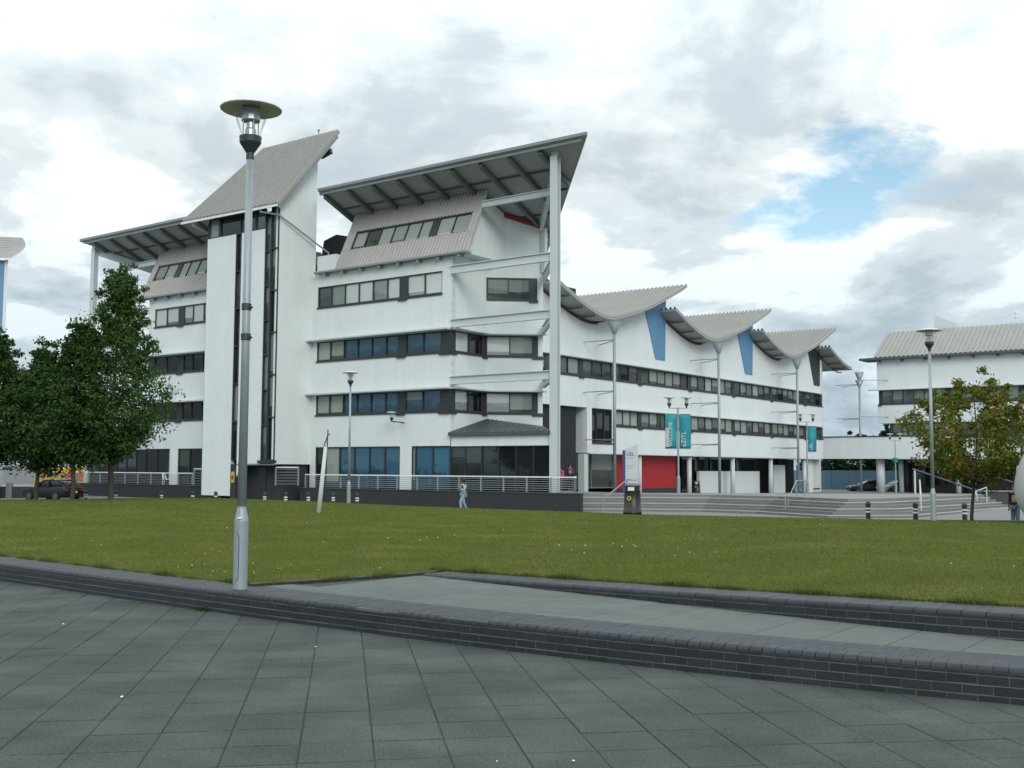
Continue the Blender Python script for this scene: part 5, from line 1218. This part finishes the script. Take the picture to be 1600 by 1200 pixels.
# ------------------------------------------------------------------ trees
def tree(name, label, loc, h, wid, leafm, n_leaf, ls, lean=(0, 0), trunk_r=.11, crown_base=.22, seed=1, group=None, shape='ovate', clumps=70, bark=BARK, csize=.5):
    rnd = random.Random(seed); rg = np.random.default_rng(seed)
    t = thing(name, label, 'tree', loc, 0, group)
    mb = MB(); tips = []
    def axis(k): return Vector((lean[0] * k * k * h + .10 * math.sin(k * 5 + seed) * (k > .05), lean[1] * k * k * h, k * h))
    ks = np.linspace(0, .93, 12)
    for a, b in zip(ks[:-1], ks[1:]): mb.tube(axis(a) - Vector((0, 0, .25 if a == 0 else 0)), axis(b), trunk_r * (1 - .88 * a), trunk_r * (1 - .88 * b), 8, cap=False)
    def prof(k):  # half width of the crown at relative height
        q = (k - crown_base) / (1 - crown_base)
        if q < 0: return 0
        if shape == 'ovate': return wid * (min(1, (q / .28) ** .6) * (1 - q) ** 1.05 * 1.35 + .03)
        return wid * math.sqrt(max(0, 1 - (2 * q - 1) ** 2 * .92))
    for i in range(clumps):
        k = crown_base + (1 - crown_base) * (i + .5) / clumps * .97; a = i * 2.39996 + rnd.uniform(-.4, .4)
        rad = prof(k) * rnd.uniform(.45, 1.08); k0 = max(crown_base * .75, k - rad / h * rnd.uniform(.5, .9))
        st_ = axis(k0); tip = axis(k) + Vector((math.cos(a) * rad, math.sin(a) * rad, rnd.uniform(-.15, .2)))
        mid = st_.lerp(tip, .55) + Vector((0, 0, -.06 * rad)); r0 = trunk_r * .34 * (1 - .6 * k)
        mb.tube(st_, mid, r0, r0 * .6, 5, False); mb.tube(mid, tip, r0 * .6, r0 * .2, 5, False); tips.append((tip, rad)); tips.append((mid.lerp(tip, .35), rad))
        for q in range(2):
            t2 = tip + Vector((rnd.gauss(0, .3), rnd.gauss(0, .3), rnd.gauss(.1, .25))) * csize * 1.6; mb.tube(mid.lerp(tip, .5), t2, r0 * .35, r0 * .1, 4, False); tips.append((t2, rad))
    mb.build('trunk', bark, t, True)
    tp = np.array([tuple(p[0]) for p in tips]); sel = rg.integers(0, len(tp), n_leaf)
    cs = csize * rg.uniform(.3, 1.0, len(tp)) * (1.0 - .6 * np.clip((tp[:, 2] / h - .35) / .65, 0, 1)); c = tp[sel] + rg.normal(0, 1, (n_leaf, 3)) * cs[sel][:, None] * np.array([.55, .55, .42])
    d = rg.normal(0, 1, (n_leaf, 3)); d /= np.linalg.norm(d, axis=1)[:, None]; u = np.cross(d, rg.normal(0, 1, (n_leaf, 3))); u /= np.linalg.norm(u, axis=1)[:, None]; w = np.cross(d, u)
    s = ls * rg.uniform(.6, 1.35, n_leaf)[:, None]; v = np.stack([c - u * s, c + w * s * .45, c + u * s, c - w * s * .45], 1).reshape(-1, 3)
    me = bpy.data.meshes.new('crown'); me.vertices.add(len(v)); me.vertices.foreach_set('co', v.ravel()); me.loops.add(4 * n_leaf); me.loops.foreach_set('vertex_index', np.arange(4 * n_leaf)); me.polygons.add(n_leaf)
    me.polygons.foreach_set('loop_start', np.arange(0, 4 * n_leaf, 4)); me.polygons.foreach_set('loop_total', np.full(n_leaf, 4)); me.update(); me.validate()
    link('crown', me, leafm, t); return t
DG = leafmat('dark_green_leaves', (0.028, 0.066, 0.016), (0.085, 0.14, 0.036)); DG2 = leafmat('deep_green_leaves', (0.020, 0.052, 0.014), (0.062, 0.108, 0.028))
MP = leafmat('maple_leaves', (0.06, 0.11, 0.012), (0.19, 0.20, 0.03), (0.24, 0.13, 0.04)); BG = leafmat('background_leaves', (0.014, 0.032, 0.012), (0.03, 0.055, 0.018))
gl = 'windblown trees by the left terrace'
tree('broadleaf_tree', 'tallest dark green tree in front of the left end of the building', (-19.5, 54, .0), 11.5, 2.9, DG, 32000, .095, (.012, 0), .15, .20, 3, gl, clumps=120, csize=.72)
tree('broadleaf_tree', 'dark green tree just left of the tallest tree', (-20.8, 52.4, .0), 8.4, 2.4, DG2, 24000, .095, (.02, 0), .12, .235, 8, gl, clumps=95, csize=.7)
tree('broadleaf_tree', 'dark green tree second from the left edge behind the parked car', (-22.8, 53.2, .0), 7.3, 2.4, DG2, 22000, .095, (.025, 0), .11, .25, 12, gl, clumps=90, csize=.7)
tree('broadleaf_tree', 'dark green tree at the left edge of the view', (-25.2, 53.6, .0), 8.0, 2.5, DG2, 22000, .095, (.02, 0), .12, .25, 21, gl, clumps=90, csize=.7)
tree('maple_tree', 'young maple with green and rust leaves at right, before the right building', (15.0, 36, -.15), 4.75, 2.0, MP, 17000, .065, (.03, 0), .065, .36, 5, None, 'round', clumps=60, csize=.5)
gb = 'trees beyond the footbridge'
tree('background_tree', 'dark tree beyond the bridge, left of the bridge column', (47, 150, -1), 7.2, 3.6, BG, 3000, .34, (0, 0), .2, .12, 31, gb, 'round', clumps=30, csize=1.2)
tree('background_tree', 'dark tree beyond the bridge, behind the mast with double hopper', (43.2, 152, -1), 5.8, 3.6, BG, 3000, .34, (0, 0), .2, .12, 33, gb, 'round', clumps=30, csize=1.2)
tree('background_tree', 'tall thin-topped tree behind the bridge next to the right building', (51, 149, -1), 8.4, 3.4, BG, 3000, .34, (0, 0), .2, .12, 35, gb, 'ovate', clumps=30, csize=1.2)
tree('background_tree', 'dark tree under the bridge by the parked cars', (54.5, 155, -1), 6.4, 4.0, BG, 3000, .34, (0, 0), .2, .12, 37, gb, 'round', clumps=30, csize=1.2)

# scraps of litter on the paving and a weed at the foot of the kerb wall
PAPER = M('paper', (.7, .72, .72), .8, var=.05)
for x, y in ((-1.92, 11.02), (-2.98, 8.62), (-.08, 6.80), (.38, 6.82), (-5.0, 12.5)):
    mb = MB(); w = random.uniform(.008, .016); mb.add([(-w, -w * .6, .002), (w, -w * .5, .004), (w * .9, w * .6, .012), (0, w * .7, .004), (-w, w * .5, .009), (0, 0, .014)], [(0, 1, 5), (1, 2, 5), (2, 3, 5), (3, 4, 5), (4, 0, 5)])
    o = mb.build('litter', PAPER); o.location = (x, y, .002); o.rotation_euler.z = random.uniform(0, 6); tag(o, 'tiny white scrap of litter on the grey paving', 'litter', 'scraps of litter on the paving')
mb = MB()
for i in range(60):
    a = random.uniform(0, 6.28); r = abs(random.gauss(0, .05)); h = random.uniform(.02, .07); w = .012; c = (r * 1.8 * math.cos(a), -abs(r * .6 * math.sin(a)), 0); d = (c[0] * 1.6, c[1] * 1.6 - .01, h)
    mb.add([(c[0], c[1], 0), (d[0] - w, d[1], h * .7), (d[0], d[1] - .01, h), (d[0] + w, d[1], h * .6)], [(0, 1, 2, 3)])
o = mb.build('weed', leafmat('weed_leaves', (.03, .07, .012), (.06, .11, .02))); o.location = (-3.77, fw_y(-3.77) - .012, .0); tag(o, 'small green weed at the foot of the kerb wall left of the lamp', 'weed')
